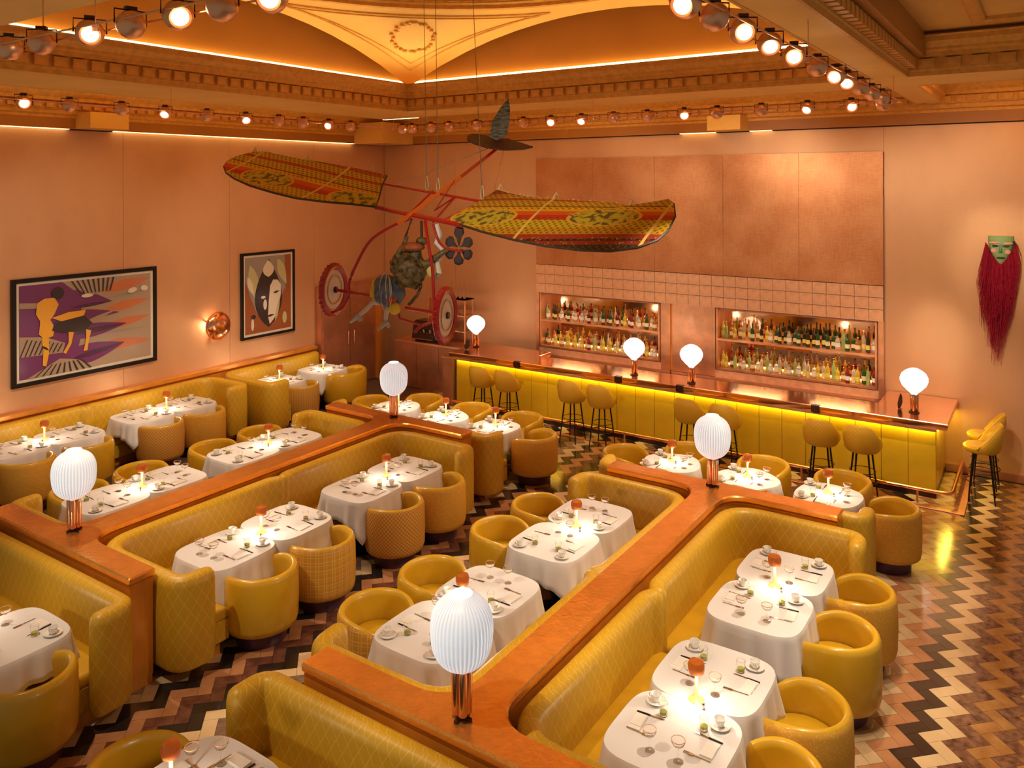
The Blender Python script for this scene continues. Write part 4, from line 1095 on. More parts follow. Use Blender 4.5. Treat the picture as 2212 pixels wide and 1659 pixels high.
# abstract upright and reclining colour masses
sh += [('gold', [(.12, .80), (.17, .84), (.24, .84), (.27, .76), (.24, .66), (.21, .60), (.24, .52), (.23, .42), (.17, .40), (.13, .46), (.14, .60), (.11, .68)]), ('ink', ell(.265, .885, .045, .065)), ('gold', [(.22, .62), (.34, .66), (.47, .66), (.45, .58), (.30, .56)]), ('ink', [(.24, .56), (.46, .60), (.52, .50), (.46, .42), (.30, .44), (.22, .48)]),
       ('gold', [(.15, .42), (.20, .40), (.20, .24), (.18, .10), (.155, .12), (.16, .26)]), ('gold', [(.34, .44), (.38, .43), (.36, .30), (.32, .20), (.30, .22), (.34, .32)]), ('gold', [(.47, .44), (.51, .42), (.49, .30), (.48, .20), (.45, .20), (.47, .32)]), ('ink', leafp(.15, .33, .20, .27, .01)), ('pale', ell(.48, .82, .045, .022)), ('pale', ell(.84, .82, .04, .03, rot=.5)), ('pale', ell(.94, .83, .03, .035, rot=.5))]
picture('wide black-framed print of purple and rust leaf shapes with a gold figure', 5.98, 8.40, 1.42, 3.11, .065, sh, 'taupe')
sh2 = [('brown', [(0, 0), (1, 0), (1, .3), (.86, .55), (.7, .3), (.5, .12), (.25, .25), (.1, .5), (0, .7)]), ('brown', [(.86, 1), (1, 1), (1, .2), (.88, .5)]), ('sage', leafp(.1, .9, .3, .35, .10)), ('sage', leafp(.7, .95, .9, .6, .08)), ('pale', leafp(.05, .75, .18, .5, .05)),
       ('ink', leafp(.50, .05, .50, .97, .30, 14)), ('pale', [(.52, .09), (.62, .16), (.72, .30), (.77, .48), (.77, .60), (.70, .67), (.60, .68), (.53, .60), (.50, .40), (.48, .20)]), ('pale', leafp(.5, .72, .49, .95, .12)), ('ink', leafp(.60, .50, .74, .52, .015)), ('pale', ell(.38, .46, .05, .02)), ('pale', ell(.42, .36, .04, .07)), ('ink', leafp(.46, .20, .62, .21, .015)), ('sage', leafp(.64, .12, .75, .45, .03)), ('ink', [(.3, .6), (.34, .6), (.44, .72), (.36, .72)]), ('pale', ell(.15, .12, .03, .08)), ('sage', ell(.85, .15, .05, .08)), ('ink', ell(.17, .22, .05, .03))]
picture('tall black-framed print of a dark and pale pointed oval', 10.22, 11.57, 1.46, 3.19, .05, sh2, 'grey')
sc = thing('wall_sconce', 'round copper wall sconce glowing between the two pictures', 'sconce', (XL+.013, 9.62, 1.86))
for i in range(4):
    a = PI/4+i*PI/2+.3; g = MB(); y_, z_ = .25*math.cos(a), .25*math.sin(a); g.tube([(.0, y_*.8, z_*.8), (.16, y_*1.02, z_*1.02)], .02, 8); g.build('bracket', 'copper', sc)
g = MB(); pr = [(.27, .11), (.272, .13), (.25, .165), (.18, .20), (.09, .215), (.005, .22)]; rs = []
for r, x in pr: rs.append([(x, r*math.cos(2*PI*k/36), r*math.sin(2*PI*k/36)) for k in range(36)])
rs.insert(0, [(.10, .25*math.cos(2*PI*k/36), .25*math.sin(2*PI*k/36)) for k in range(36)]); g.rings(rs, 0); g.build('disc', 'copper', sc)
g = MB(); rs = [[(x, .10*math.cos(2*PI*k/20), .10*math.sin(2*PI*k/20)) for k in range(20)] for x in (.02, .06)]; g.rings(rs); g.build('bulb', 'glow', sc)

mk = thing('wall_mask', 'carved green and pink mask with a long crimson fibre beard on the right wall', 'mask', (-.64, YB-.013, 3.5))
pk = {k: mat('mask_'+k, v, .5) for k, v in dict(green=(.22, .36, .14), pink=(.70, .36, .26), ink=(.03, .015, .015), teal=(.10, .24, .18)).items()}
g = MB(); rs = []
for j in range(9):
    f = j/8; z = -.20+.44*f; hw_ = .17*(1-(1-f)**2.4*.75)
    rs.append([(hw_*math.cos(PI*k/12), -.02-.10*math.sin(PI*k/12)*(.6+.4*math.sin(PI*f)), z) for k in range(13)]+[(-hw_*.9, -.0, z), (hw_*.9, -.0, z)])
g.rings(rs); g.build('face', pk['green'], mk, smooth=60)
for nm, mt_, (cx, cz, a, b, y) in (('eye', pk['ink'], (-.07, .09, .045, .016, -.105)), ('eye', pk['ink'], (.07, .09, .045, .016, -.105)), ('brow', pk['pink'], (-.08, .14, .07, .022, -.10)), ('brow', pk['pink'], (.09, .13, .07, .02, -.09)), ('cheek', pk['pink'], (-.09, .02, .04, .035, -.10)), ('cheek', pk['pink'], (.09, .0, .04, .035, -.10)), ('mouth', pk['ink'], (.0, -.09, .06, .016, -.10))):
    g = MB(); n_ = 14; g.rings([[(cx+a*math.cos(2*PI*k/n_)*s_, y-.0+d_, cz+b*math.sin(2*PI*k/n_)*s_) for k in range(n_)] for s_, d_ in ((1, .03), (1, -.008), (.6, -.02))]); g.build(nm, mt_, mk)
g = MB(); g.add([(-.02, -.11, .12), (.02, -.11, .12), (.035, -.10, -.02), (-.035, -.10, -.02), (0, -.165, 0)], [(0, 1, 4), (1, 2, 4), (2, 3, 4), (3, 0, 4)]); g.build('nose', pk['teal'], mk)
g = MB(); g.lathe([(.02, -.14), (.035, -.02), (.028, .12), (.012, .17)], 8, (.17, -.04, 0)); g.build('ear', pk['ink'], mk)
g = MB(); rb = random.Random(3)
for i in range(520):
    a = rb.uniform(-1, 1); x_ = a*.20; z_ = -.18+.30*abs(a)**1.5+rb.uniform(-.03, .03); L = rb.uniform(.7, 1.62)*(1-.28*abs(a))
    x1_ = x_*1.15-.05+rb.uniform(-.05, .05); y_ = -.03-rb.uniform(0, .06)
    g.tube([(x_, y_, z_), (x_*1.25+rb.uniform(-.02, .02), y_-.03, z_-L*.35), (x1_, y_, z_-L*.7), (x1_*.8-.03+rb.uniform(-.03, .03), y_+.01, z_-L)], .0045, 3, r2=.002)
M['fibre'] = mat('crimson_fibre', (.40, .012, .045), .6, noise=.25, nscale=30)
tag(g.build('beard', 'fibre', mk), kind='stuff')

# ============================================================ TRACK LIGHTS
X0_, X1_, Y0_, Y1_ = -9.2, -1.5, 2.52, 10.12
cbm = thing('light_cable', 'thin twin cables carrying the copper spotlights in a rectangle under the dome', 'cable', (0, 0, TZ))
for dz in (0, ):
    for off in (-.07, .07):
        g = MB(); q = [(X0_+off, Y0_+off, 0), (X1_-off, Y0_+off, 0), (X1_-off, Y1_-off, 0), (X0_+off, Y1_-off, 0), (X0_+off, Y0_+off, 0)]
        for a, b in zip(q, q[1:]): g.tube([a, b], .006, 5)
        g.build('cable', 'copper_r', cbm)
for (x, y, up) in ((X0_, Y0_, .3), (X1_, Y0_, .3), (X1_, Y1_, .3), (X0_, Y1_, .3), (-5.2, Y0_, .3), (-5.4, Y1_, .3), (X0_, 6, .3), (X1_, 6.2, .3), (-4.6, Y0_, .3)):
    g = MB(); g.tube([(x, y, .0), (x, y, up)], .004, 5); g.lathe([(.02, -.02), (.02, .02)], 8, (x, y, 0)); g.build('hanger', 'copper_r', cbm)
def spot(tilt):
    t = thing('spotlight', 'x', 'spotlight')
    g = MB(); rs = []
    for r, z in ((.002, .085), (.035, .078), (.06, .058), (.077, .022), (.079, -.01), (.070, -.035), (.058, -.045)):
        rs.append([Vector((r*math.cos(2*PI*k/20), r*math.sin(2*PI*k/20), z-.0)) for k in range(20)])
    Rm = Matrix.Rotation(tilt, 3, 'Y')
    g.rings([[Rm @ p for p in r] for r in rs], 0, cap1=False); g.build('housing', 'copper_r', t)
    g = MB(); g.rings([[Rm @ Vector((r*math.cos(2*PI*k/20), r*math.sin(2*PI*k/20), z)) for k in range(20)] for r, z in ((.046, -.038), (.044, -.044))]); g.build('lens', 'glow', t)
    g = MB(); g.tube([(0, -.086, .0), (0, -.086, .08), (0, .086, .08), (0, .086, 0)], .005, 6); g.box(-.02, .02, -.03, .03, .08, .10); g.build('yoke', 'dark', t)
    o = proto(t); KID[o.name] = [c for c in KID[o.name]]; return o
spr = [spot(1.15), spot(.85), spot(.9), spot(1.25)]
TRK = []
for u_ in (5.75, 5.45, 5.05, 4.6, 4.15, 3.7, 3.2): TRK.append((-u_, Y0_, 'near', None))
tr = {'left': (X0_, 'y', [(4.25, 1), (4.74, 0), (5.35, 0), (5.92, 1), (6.52, 0), (7.13, 1), (7.7, 0), (8.15, 0), (8.66, 1), (9.12, 0)]),
      'back': (Y1_, 'x', [(-9.0, 0), (-8.79, 0), (-8.39, 0), (-8.01, 0), (-7.46, 0), (-6.59, 0), (-6.1, 1), (-5.59, 1), (-5.08, 0), (-4.57, 0), (-4.04, 1), (-3.59, 0), (-3.02, 0), (-2.46, 1), (-1.96, 1), (-1.62, 0)]),
      'right': (X1_, 'y', [(9.34, 0), (8.75, 0), (8.16, 0), (7.58, 1), (7.12, 1), (6.47, 0), (5.8, 1), (5.21, 1), (4.67, 1), (4.19, 0), (3.78, 1)]),
      'near': (Y0_, 'x', [(-5.64, 0), (-5.22, 0), (-4.66, 1), (-4.24, 0), (-3.8, 1), (-3.43, 0), (-3.06, 1)])}
lit = 0
aims = [(-9.6, 5.6, .75), (-9.6, 7.6, .75), (-12.6, 6.0, .75), (-12.6, 8.0, .75), (-7.2, 5.7, .75), (-7.2, 7.7, .75), (-4.4, 5.6, .75), (-4.4, 7.7, .75), (-2.2, 5.6, .75), (-2.2, 7.7, .75), (-9.3, 10.3, .75), (-7.2, 10.3, .75), (-4.3, 10.3, .75), (-2.3, 10.3, .75), (-12.5, 11.0, .75)]
SPL = []
for sd_, (fx, ax_, lst) in tr.items():
    for i, (s_, on_) in enumerate(lst):
        x, y = (fx, s_) if ax_ == 'y' else (s_, fx)
        rz_ = math.atan2(-y, -x)+(PI if on_ else 0)+random.uniform(-.5, .5)
        place(spr[i % 2 if on_ else 2+i % 2], (x, y, TZ-.02), rz_, 'copper globe spotlight, %s along the %s run of the ceiling cable' % (ordn(i), sd_), 'spotlight', 'globe spotlights on the cable')
# the beams of those spotlights (a lamp stands just under each chosen head)
def beam(x, y, tgt, p, ang=44, col=(1, .84, .63)):
    light('spot_beam', 'SPOT', (x, y, TZ-.16), p, col, tgt, .05, ang, .7)
BM = [(-9.2, 5.3, (-9.6, 5.8, .75)), (-9.2, 7.7, (-9.6, 7.8, .75)), (-9.2, 5.75, (-12.6, 6.2, .75)), (-9.2, 8.15, (-12.6, 8.2, .75)), (-9.2, 9.4, (-12.5, 11.0, .75)),
      (-9.2, 4.75, (-7.2, 5.3, .75)), (-9.2, 6.95, (-7.2, 7.4, .75)), (-8.4, 10.12, (-9.0, 10.5, .75)), (-7.1, 10.12, (-7.4, 10.4, .75)), (-5.4, 10.12, (-4.6, 8.2, .75)),
      (-3.95, 10.12, (-4.0, 10.5, .75)), (-2.5, 10.12, (-2.5, 10.4, .75)), (-1.5, 8.4, (-2.2, 8.0, .75)), (-1.5, 6.1, (-2.1, 6.0, .75)), (-1.5, 6.75, (-4.4, 6.0, .75)), (-1.5, 9.0, (-4.4, 8.0, .75)),
      (-5.75, 2.52, (-4.6, 5.2, .75)), (-4.1, 2.52, (-2.4, 4.2, .75)), (-6.6, 2.52, (-7.4, 4.4, .75)), (-1.5, 5.05, (-.6, 6.5, 0)), (-1.5, 7.4, (-.7, 8.6, 0)),
      (-3.45, 10.12, (-3.4, 13.0, 1.1)), (-5.85, 10.12, (-6.3, 13.0, 1.1)), (-8.05, 10.12, (-9.0, 13.2, 1.0)), (-2.05, 10.12, (-1.6, 13.6, 1.1))]
for x, y, t_ in BM: beam(x, y, t_, 390)

# wall washing spots
for x, y, t_, p in ((-9.2, 6.3, (-13.4, 7.2, 2.6), 190), (-9.2, 8.85, (-13.4, 10.6, 2.6), 190), (-9.2, 3.3, (-13.4, 3.5, 2.6), 160), (-6.3, 10.12, (-7.5, 14.4, 3.6), 230), (-4.45, 10.12, (-4.5, 14.4, 3.6), 230), (-2.95, 10.12, (-1.6, 14.4, 3.0), 130), (-1.5, 9.5, (-.1, 14.4, 3.4), 130), (-8.7, 10.12, (-11.0, 14.4, 3.0), 130)):
    light('spot_beam', 'SPOT', (x, y, TZ-.16), p, (1, .84, .64), t_, .06, 70, .9)
for x, y in lamps_t:
    light('table_lamp_glow', 'POINT', (x+.03, y-.035, Z+.178), 5, (1, .84, .64), size=.03)
light('sconce_glow', 'POINT', (XL+.10, 9.56, 1.86), 38, (1, .80, .52), size=.06)
light('bar_led', 'AREA', ((BX0+BX1)/2, BYF-.05, .975), 17, (1, .80, .10), size=BX1-BX0, sizey=.04, rot=(math.radians(12), 0, 0))
light('bar_led', 'AREA', (BX1+.05, 13.7, .975), 6, (1, .80, .10), size=.04, sizey=1.2, rot=(0, math.radians(-12), 0))

# ============================================================ FLYING MACHINE SCULPTURE
RED = mat('red_painted_tube', (.42, .008, .008), .3, coat=.4); ORG = mat('orange_painted_tube', (.75, .16, .01), .3, coat=.4)
def wing_mat():
    m, t, b = nt('patterned_wing_fabric'); N = t.nodes; L = t.links
    setp(b, Roughness=.6)
    tc = N.new('ShaderNodeTexCoord'); sp = N.new('ShaderNodeSeparateXYZ'); L.new(tc.outputs['UV'], sp.inputs[0])
    u, v = sp.outputs[0], sp.outputs[1]
    r = N.new('ShaderNodeValToRGB'); r.color_ramp.interpolation = 'CONSTANT'
    vv = mth(t, 'MULTIPLY_ADD', v, .8, .5); L.new(vv, r.inputs[0])
    stops = [(0, (.015, .015, .008)), (.07, (.30, .012, .008)), (.12, (.015, .012, .01)), (.145, (.40, .02, .01)), (.21, (.55, .30, .01)), (.30, (.60, .44, .01)), (.42, (.55, .03, .008)), (.50, (.66, .10, .008)), (.56, (.78, .44, .005)), (.64, (.25, .02, .01)), (.655, (.60, .42, .02)), (.76, (.55, .06, .01)), (.80, (.60, .40, .03)), (.88, (.55, .10, .01))]
    while len(r.color_ramp.elements) < len(stops): r.color_ramp.elements.new(.5)
    for e, (p, c) in zip(r.color_ramp.elements, stops): e.position = p; e.color = (*c, 1)
    # dotted texture
    vo = N.new('ShaderNodeTexVoronoi'); vo.inputs['Scale'].default_value = 26; L.new(tc.outputs['UV'], vo.inputs[0])
    dots = mth(t, 'LESS_THAN', vo.outputs['Distance'], .22)
    band_ = mth(t, 'LESS_THAN', mth(t, 'ABSOLUTE', mth(t, 'SUBTRACT', mth(t, 'FRACT', mth(t, 'MULTIPLY', v, 3.1)), .5)), .22)
    mx = N.new('ShaderNodeMix'); mx.data_type = 'RGBA'; L.new(mth(t, 'MULTIPLY', dots, band_), mx.inputs[0]); L.new(r.outputs[0], mx.inputs[6]); mx.inputs[7].default_value = (.50, .40, .05, 1)
    # ovals
    uu = mth(t, 'SUBTRACT', mth(t, 'FRACT', mth(t, 'DIVIDE', mth(t, 'SUBTRACT', u, .15), 1.28)), .5)
    d = mth(t, 'ADD', mth(t, 'POWER', mth(t, 'ABSOLUTE', mth(t, 'DIVIDE', uu, .27)), 2), mth(t, 'POWER', mth(t, 'ABSOLUTE', mth(t, 'DIVIDE', mth(t, 'ADD', v, .04), .17)), 2))
    ins = mth(t, 'LESS_THAN', d, 1); rg = mth(t, 'LESS_THAN', mth(t, 'ABSOLUTE', mth(t, 'SUBTRACT', d, 1.05)), .1)
    n = N.new('ShaderNodeTexNoise'); n.inputs['Scale'].default_value = 14; L.new(tc.outputs['UV'], n.inputs[0])
    r2 = N.new('ShaderNodeValToRGB'); L.new(n.outputs[0], r2.inputs[0]); r2.color_ramp.elements[0].position = .42; r2.color_ramp.elements[1].position = .52
    r2.color_ramp.elements[0].color = (.12, .10, .02, 1); r2.color_ramp.elements[1].color = (.55, .45, .03, 1)
    m2 = N.new('ShaderNodeMix'); m2.data_type = 'RGBA'; L.new(ins, m2.inputs[0]); L.new(mx.outputs[2], m2.inputs[6]); L.new(r2.outputs[0], m2.inputs[7])
    # hatching over everything but the ovals, and cream cross seams
    h1 = mth(t, 'GREATER_THAN', mth(t, 'MULTIPLY', mth(t, 'SINE', mth(t, 'MULTIPLY', u, 95)), mth(t, 'SINE', mth(t, 'MULTIPLY', v, 80))), .25)
    h2 = mth(t, 'MULTIPLY', h1, mth(t, 'SUBTRACT', 1, ins)); h3 = mth(t, 'MULTIPLY', h2, mth(t, 'GREATER_THAN', mth(t, 'ABSOLUTE', mth(t, 'SUBTRACT', v, .03)), .075))
    mh = N.new('ShaderNodeMix'); mh.data_type = 'RGBA'; L.new(mth(t, 'MULTIPLY', h3, .75), mh.inputs[0]); L.new(m2.outputs[2], mh.inputs[6]); mh.inputs[7].default_value = (.16, .06, .01, 1)
    sm_ = mth(t, 'LESS_THAN', mth(t, 'ABSOLUTE', mth(t, 'SUBTRACT', mth(t, 'FRACT', mth(t, 'DIVIDE', mth(t, 'SUBTRACT', u, .15), 1.28)), .93)), .012)
    ms = N.new('ShaderNodeMix'); ms.data_type = 'RGBA'; L.new(sm_, ms.inputs[0]); L.new(mh.outputs[2], ms.inputs[6]); ms.inputs[7].default_value = (.75, .55, .12, 1)
    m3 = N.new('ShaderNodeMix'); m3.data_type = 'RGBA'; L.new(rg, m3.inputs[0]); L.new(ms.outputs[2], m3.inputs[6]); m3.inputs[7].default_value = (.75, .42, .04, 1)
    L.new(m3.outputs[2], b.inputs['Base Color'])
    bp = N.new('ShaderNodeBump'); bp.inputs['Strength'].default_value = .3; bp.inputs['Distance'].default_value = .01; L.new(n.outputs[0], bp.inputs['Height']); L.new(bp.outputs[0], b.inputs['Normal'])
    return m
WM = wing_mat(); EDGE = mat('dark_wing_edge', (.05, .03, .015), .6, noise=.3, nscale=20); TRIM = mat('cream_lacing', (.70, .55, .25), .6)
FC = Vector((-5.56, 6.51, 4.25))
fm = thing('flying_machine', 'hanging sculpture of a winged red cycle with patterned fabric wings', 'sculpture', tuple(FC))
ch = Vector((0, .9, .43)).normalized()
def wing(outline, s, name):
    s = s.normalized(); n_ = s.cross(ch).normalized(); N_ = len(outline)
    g = MB(); uvs = [(p[0], p[1]) for p in outline]
    cu = sum(p[0] for p in outline)/N_; cv = sum(p[1] for p in outline)/N_
    def P(a, b, o): return s*a+ch*b+n_*(o+.10*max(0, a-1.2)**2*.25)
    layers = []
    for off in (.014, -.014):
        rings = [[P(cu+(a-cu)*k, cv+(b-cv)*k, off+(.03*(1-k*k)*(1 if off > 0 else 1))) for a, b in outline] for k in (1, .8, .55, .3, .05)]
        layers.append(rings)
    allr = list(reversed(layers[0]))+layers[1]
    ks = [.05, .3, .55, .8, 1, 1, .8, .55, .3, .05]
    uv = [[(cu+(a-cu)*k, cv+(b-cv)*k) for a, b in outline+outline[:1]] for k in ks]
    g.rings(allr, 0, uvs=uv); w_ = g.build(name, WM, fm, smooth=60)
    g = MB(); pts = [P(a, b, .0) for a, b in outline]; g.tube(pts+[pts[0]], .014, 6); g.build('wing_edge', EDGE, w_)
    return P
RWo = [(0.362, -0.086), (0.481, 0.159), (0.579, 0.602), (0.764, 0.517), (1.016, 0.449), (1.319, 0.417), (1.621, 0.365), (1.954, 0.328), (2.202, 0.24), (2.403, 0.192), (2.524, 0.226), (2.55, 0.353), (2.628, 0.26), (2.73, 0.005), (2.764, -0.256), (2.728, -0.443), (2.608, -0.56), (2.381, -0.62), (2.115, -0.603), (1.724, -0.535), (1.34, -0.433), (0.915, -0.297), (0.536, -0.147)]
LWo = [(2.791, 0.003), (2.863, 0.131), (2.856, 0.273), (2.744, 0.426), (2.538, 0.484), (2.228, 0.466), (1.952, 0.477), (1.697, 0.507), (1.376, 0.532), (1.062, 0.556), (0.839, 0.564), (0.751, 0.362), (0.594, 0.089), (0.512, -0.06), (0.78, -0.125), (1.081, -0.217), (1.408, -0.287), (1.732, -0.295), (2.097, -0.271), (2.412, -0.202), (2.63, -0.117)]
def wing2(outline, s):
    s = s.normalized()
    return wing(outline, s, 'wing')
PR = wing2(RWo, Vector((2.69, .44, -.03))); PL = wing2(LWo, Vector((-2.69, -.45, .6)))
# cream lacing tufts along the trailing edges, dark tufts between
for P, ol in ((PR, RWo[2:11]), (PL, LWo[3:11])):
    g = MB(); rb = random.Random(5)
    for (a, b), (c, d) in zip(ol, ol[1:]):
        for k in range(5):
            f = k/5; q = P(a+(c-a)*f, b+(d-b)*f, .0); g.lathe([(.004, -.012), (.014, 0), (.004, .012)], 6, (q.x, q.y, q.z+rb.uniform(.0, .02)))
    for i in (0, 3, 6):
        a, b = ol[min(i, len(ol)-1)]; q = P(a, b, 0); g.tube([q, q+Vector((.03, .02, .07)), q+Vector((.07, 0, .02))], .016, 6, r2=.004)
    tag(g.build('wing_lacing', TRIM, fm), kind='stuff')
def W3(*p): return [Vector(q)-FC for q in p]
def tb(name, pts, r, mt, parent=fm, n=8, r2=None):
    g = MB(); g.tube(W3(*pts), r, n, r2=r2); return g.build(name, mt, parent)
tb('wing_spar', [(-6.20, 6.53, 4.32), (-5.56, 6.50, 4.24), (-4.94, 6.46, 4.16)], .026, RED)
tb('wing_spar', [(-6.51, 6.99, 4.58), (-5.8, 6.95, 4.49), (-5.02, 6.9, 4.39)], .016, RED)
tb('fuselage_tube', [(-5.60, 8.28, 5.13), (-5.62, 7.3, 4.65)], .020, RED); tb('fuselage_tube', [(-5.62, 7.3, 4.65), (-5.66, 6.30, 4.17)], .024, ORG)
tb('strut', [(-5.75, 6.97, 4.50), (-5.72, 6.52, 4.25)], .012, RED); tb('strut', [(-5.40, 6.93, 4.44), (-5.36, 6.50, 4.18)], .012, RED); tb('strut', [(-5.40, 6.93, 4.44), (-5.42, 6.6, 4.30), (-5.62, 7.2, 4.62)], .008, RED)
def smooth_(pts, n=5):
    out = []
    P = [Vector(p) for p in pts]; P = [P[0]]+P+[P[-1]]
    for i in range(1, len(P)-2):
        for j in range(n):
            t_ = j/n; a, b, c, d = P[i-1:i+3]; out.append(tuple(.5*((2*b)+(c-a)*t_+(2*a-5*b+4*c-d)*t_**2+(-a+3*b-3*c+d)*t_**3)))
    return out+[tuple(P[-1])]
tb('fork', smooth_([(-5.62, 6.46, 4.22), (-5.8, 6.34, 4.13), (-5.99, 6.22, 3.98), (-6.11, 6.14, 3.74), (-6.17, 6.09, 3.54), (-6.18, 6.09, 3.39), (-6.25, 6.04, 3.26), (-6.42, 6.04, 3.20)]), .017, RED)
tb('fork', smooth_([(-5.40, 6.42, 4.20), (-5.29, 6.33, 4.0), (-5.25, 6.35, 3.72), (-5.24, 6.36, 3.43), (-5.24, 6.36, 3.2), (-5.35, 6.29, 3.13), (-5.42, 6.27, 3.06)]), .017, RED)
tb('handlebar', smooth_([(-5.28, 6.40, 4.17), (-5.23, 6.42, 4.0), (-5.15, 6.46, 3.92), (-4.98, 6.5, 3.89)]), .012, RED)
tb('axle', [(-6.40, 6.08, 3.45), (-5.80, 6.16, 3.41)], .017, RED); tb('axle', [(-5.5, 6.22, 3.31), (-4.98, 6.27, 3.28)], .017, RED)
tb('axle', [(-5.62, 6.2, 3.36), (-5.56, 6.2, 3.2), (-5.30, 6.26, 3.14)], .012, RED)
# tail
def plate(name, pts, th, mt):
    P = W3(*pts); n_ = (P[2]-P[0]).cross(P[len(P)//2]-P[0]).normalized(); g = MB()
    g.rings([[p+n_*th/2 for p in P], [p-n_*th/2 for p in P]]); return g.build(name, mt, fm, smooth=30)
TAIL = mat('dark_tail_fabric', (.06, .06, .035), .6, cols=((.03, .025, .015), (.22, .22, .14)), noise=.3, nscale=14, stretch=(1, 1, 5)); TAILD = mat('dark_red_tail_fabric', (.05, .02, .012), .6, cols=((.02, .012, .01), (.12, .035, .02)), noise=.3, nscale=18, stretch=(5, 1, 1))
plate('tail_fin', [(-5.55, 8.19, 5.63), (-5.53, 8.2, 5.5), (-5.54, 8.2, 5.35), (-5.57, 8.18, 5.17), (-5.68, 8.11, 5.11), (-5.76, 8.07, 5.16), (-5.72, 8.09, 5.35), (-5.65, 8.14, 5.5)], .02, TAIL)
plate('tail_plane', [(-6.05, 8.01, 5.17), (-6.03, 8.09, 5.2), (-5.89, 8.14, 5.18), (-5.75, 8.17, 5.15), (-5.6, 8.23, 5.13), (-5.22, 8.23, 5.02), (-5.27, 8.08, 4.99), (-5.45, 7.92, 4.98), (-5.62, 7.82, 5.01), (-5.81, 7.84, 5.06), (-6.0, 7.94, 5.12)], .02, TAILD)
# wheels
WH = mat('cream_wheel_disc', (.74, .66, .60), .5)
def wheel(c, r):
    c = Vector(c)-FC; ax = Vector((.955, .29, 0)).normalized(); b = Vector((-.29, .955, 0)).normalized(); u_ = Vector((0, 0, 1))
    w_ = bpy.data.objects.new('wheel', None); C.objects.link(w_); w_.parent = fm; w_.location = c; w_.empty_display_size = .1
    def pt(rr, a, o): return ax*o+b*rr*math.cos(a)+u_*rr*math.sin(a)
    g = MB(); n_ = 90; R_ = []
    for rr, o in ((r*.78, .02), (r*.92, .035), (r*1.0, .02), (r*1.0, -.02), (r*.92, -.035), (r*.78, -.02)): R_.append([pt(rr*(1+(.075*(k % 3 == 0)-.03 if rr > r*.95 else 0)), 2*PI*k/n_, o) for k in range(n_)])
    R_.append(R_[0]); g.rings(R_, 0, cap0=False, cap1=False); g.build('tyre', RED, w_)
    g = MB(); R_ = [[pt(rr, 2*PI*k/36, o) for k in range(36)] for rr, o in ((.02, .022), (r*.4, .012), (r*.79, .008), (r*.79, -.008), (r*.4, -.012), (.02, -.022))]; g.rings(R_); g.build('disc', WH, w_)
    g = MB(); R_ = [[pt(rr, 2*PI*k/16, o) for k in range(16)] for rr, o in ((.035, .04), (.035, -.04))]; g.rings(R_); g.build('hub', 'dark', w_)
    g = MB(); n2 = 40; g.tube([pt(r*.55, 2*PI*k/n2, .02) for k in range(n2+1)], .006, 5); g.build('ring', 'gilt', w_)
wheel((-6.40, 6.08, 3.45), .275); wheel((-5.02, 6.27, 3.27), .275)
PETAL = mat('dark_petal_leather', (.03, .012, .01), .6)
# rosette (fan of dark leather petals)
ft_ = bpy.data.objects.new('rosette', None); C.objects.link(ft_); ft_.parent = fm; ft_.location = Vector((-5.06, 6.55, 3.92))-FC
for i in range(6):
    a = 2*PI*i/6+.5; d = Vector((math.cos(a)*.8, math.cos(a)*.35, math.sin(a))); L_ = .18 if i != 1 else .23
    s_ = Vector((-math.sin(a)*.8, -math.sin(a)*.35, math.cos(a))); o_ = Vector((.3, -.9, 0)).normalized()*.012
    pts = [d*.02, d*L_*.45+s_*.022, d*L_*.68+s_*.058, d*L_*.9+s_*.045, d*L_, d*L_*.9-s_*.045, d*L_*.68-s_*.058, d*L_*.45-s_*.022]
    g = MB(); g.rings([[p*.85+o_*1.6 for p in pts], [p+o_ for p in pts], [p-o_ for p in pts]]); g.build('petal', PETAL, ft_, smooth=0)
# figure: reclining, feet at the lower left
fg = bpy.data.objects.new('rider_figure', None); C.objects.link(fg); fg.parent = fm
def skin(name, verts, edges, mt, parent, sub=2):
    me = bpy.data.meshes.new(name); me.from_pydata([Vector(v[:3])-FC for v in verts], edges, []); o = bpy.data.objects.new(name, me); C.objects.link(o); o.parent = parent
    sk = o.modifiers.new('skin', 'SKIN'); 
    for i, v in enumerate(verts): me.skin_vertices[0].data[i].radius = (v[3], v[3]) if me.skin_vertices else (0, 0)
    return o
def sk(name, verts, edges, mt, parent):
    import bmesh
    bm = bmesh.new(); ly = bm.verts.layers.skin.verify(); bv = []
    for i, v in enumerate(verts):
        q = bm.verts.new(Vector(v[:3])-FC); q[ly].radius = (v[3], v[3]); q[ly].use_root = (i == 0); bv.append(q)
    for a, b in edges: bm.edges.new((bv[a], bv[b]))
    me = bpy.data.meshes.new(name); bm.to_mesh(me); bm.free(); me.materials.append(M[mt] if isinstance(mt, str) else mt)
    o = bpy.data.objects.new(name, me); C.objects.link(o); o.parent = parent
    m_ = o.modifiers.new('skin', 'SKIN'); m_.use_smooth_shade = True; s2 = o.modifiers.new('sub', 'SUBSURF'); s2.levels = 2; s2.render_levels = 2
    return o
TUN = mat('dark_patterned_tunic', (.06, .04, .02), .6, cols=((.02, .012, .008), (.20, .13, .03)), noise=.4, nscale=22)
BLU = mat('blue_grey_bloomers', (.10, .14, .22), .6, cols=((.06, .085, .14), (.16, .20, .28)), noise=.3, nscale=10)
STK = mat('cream_stockings', (.62, .56, .46), .6); YEL = mat('yellow_sash', (.75, .50, .03), .5); SHOE = mat('pale_shoes', (.45, .42, .42), .4)
H0 = (-5.56, 6.27, 3.66)
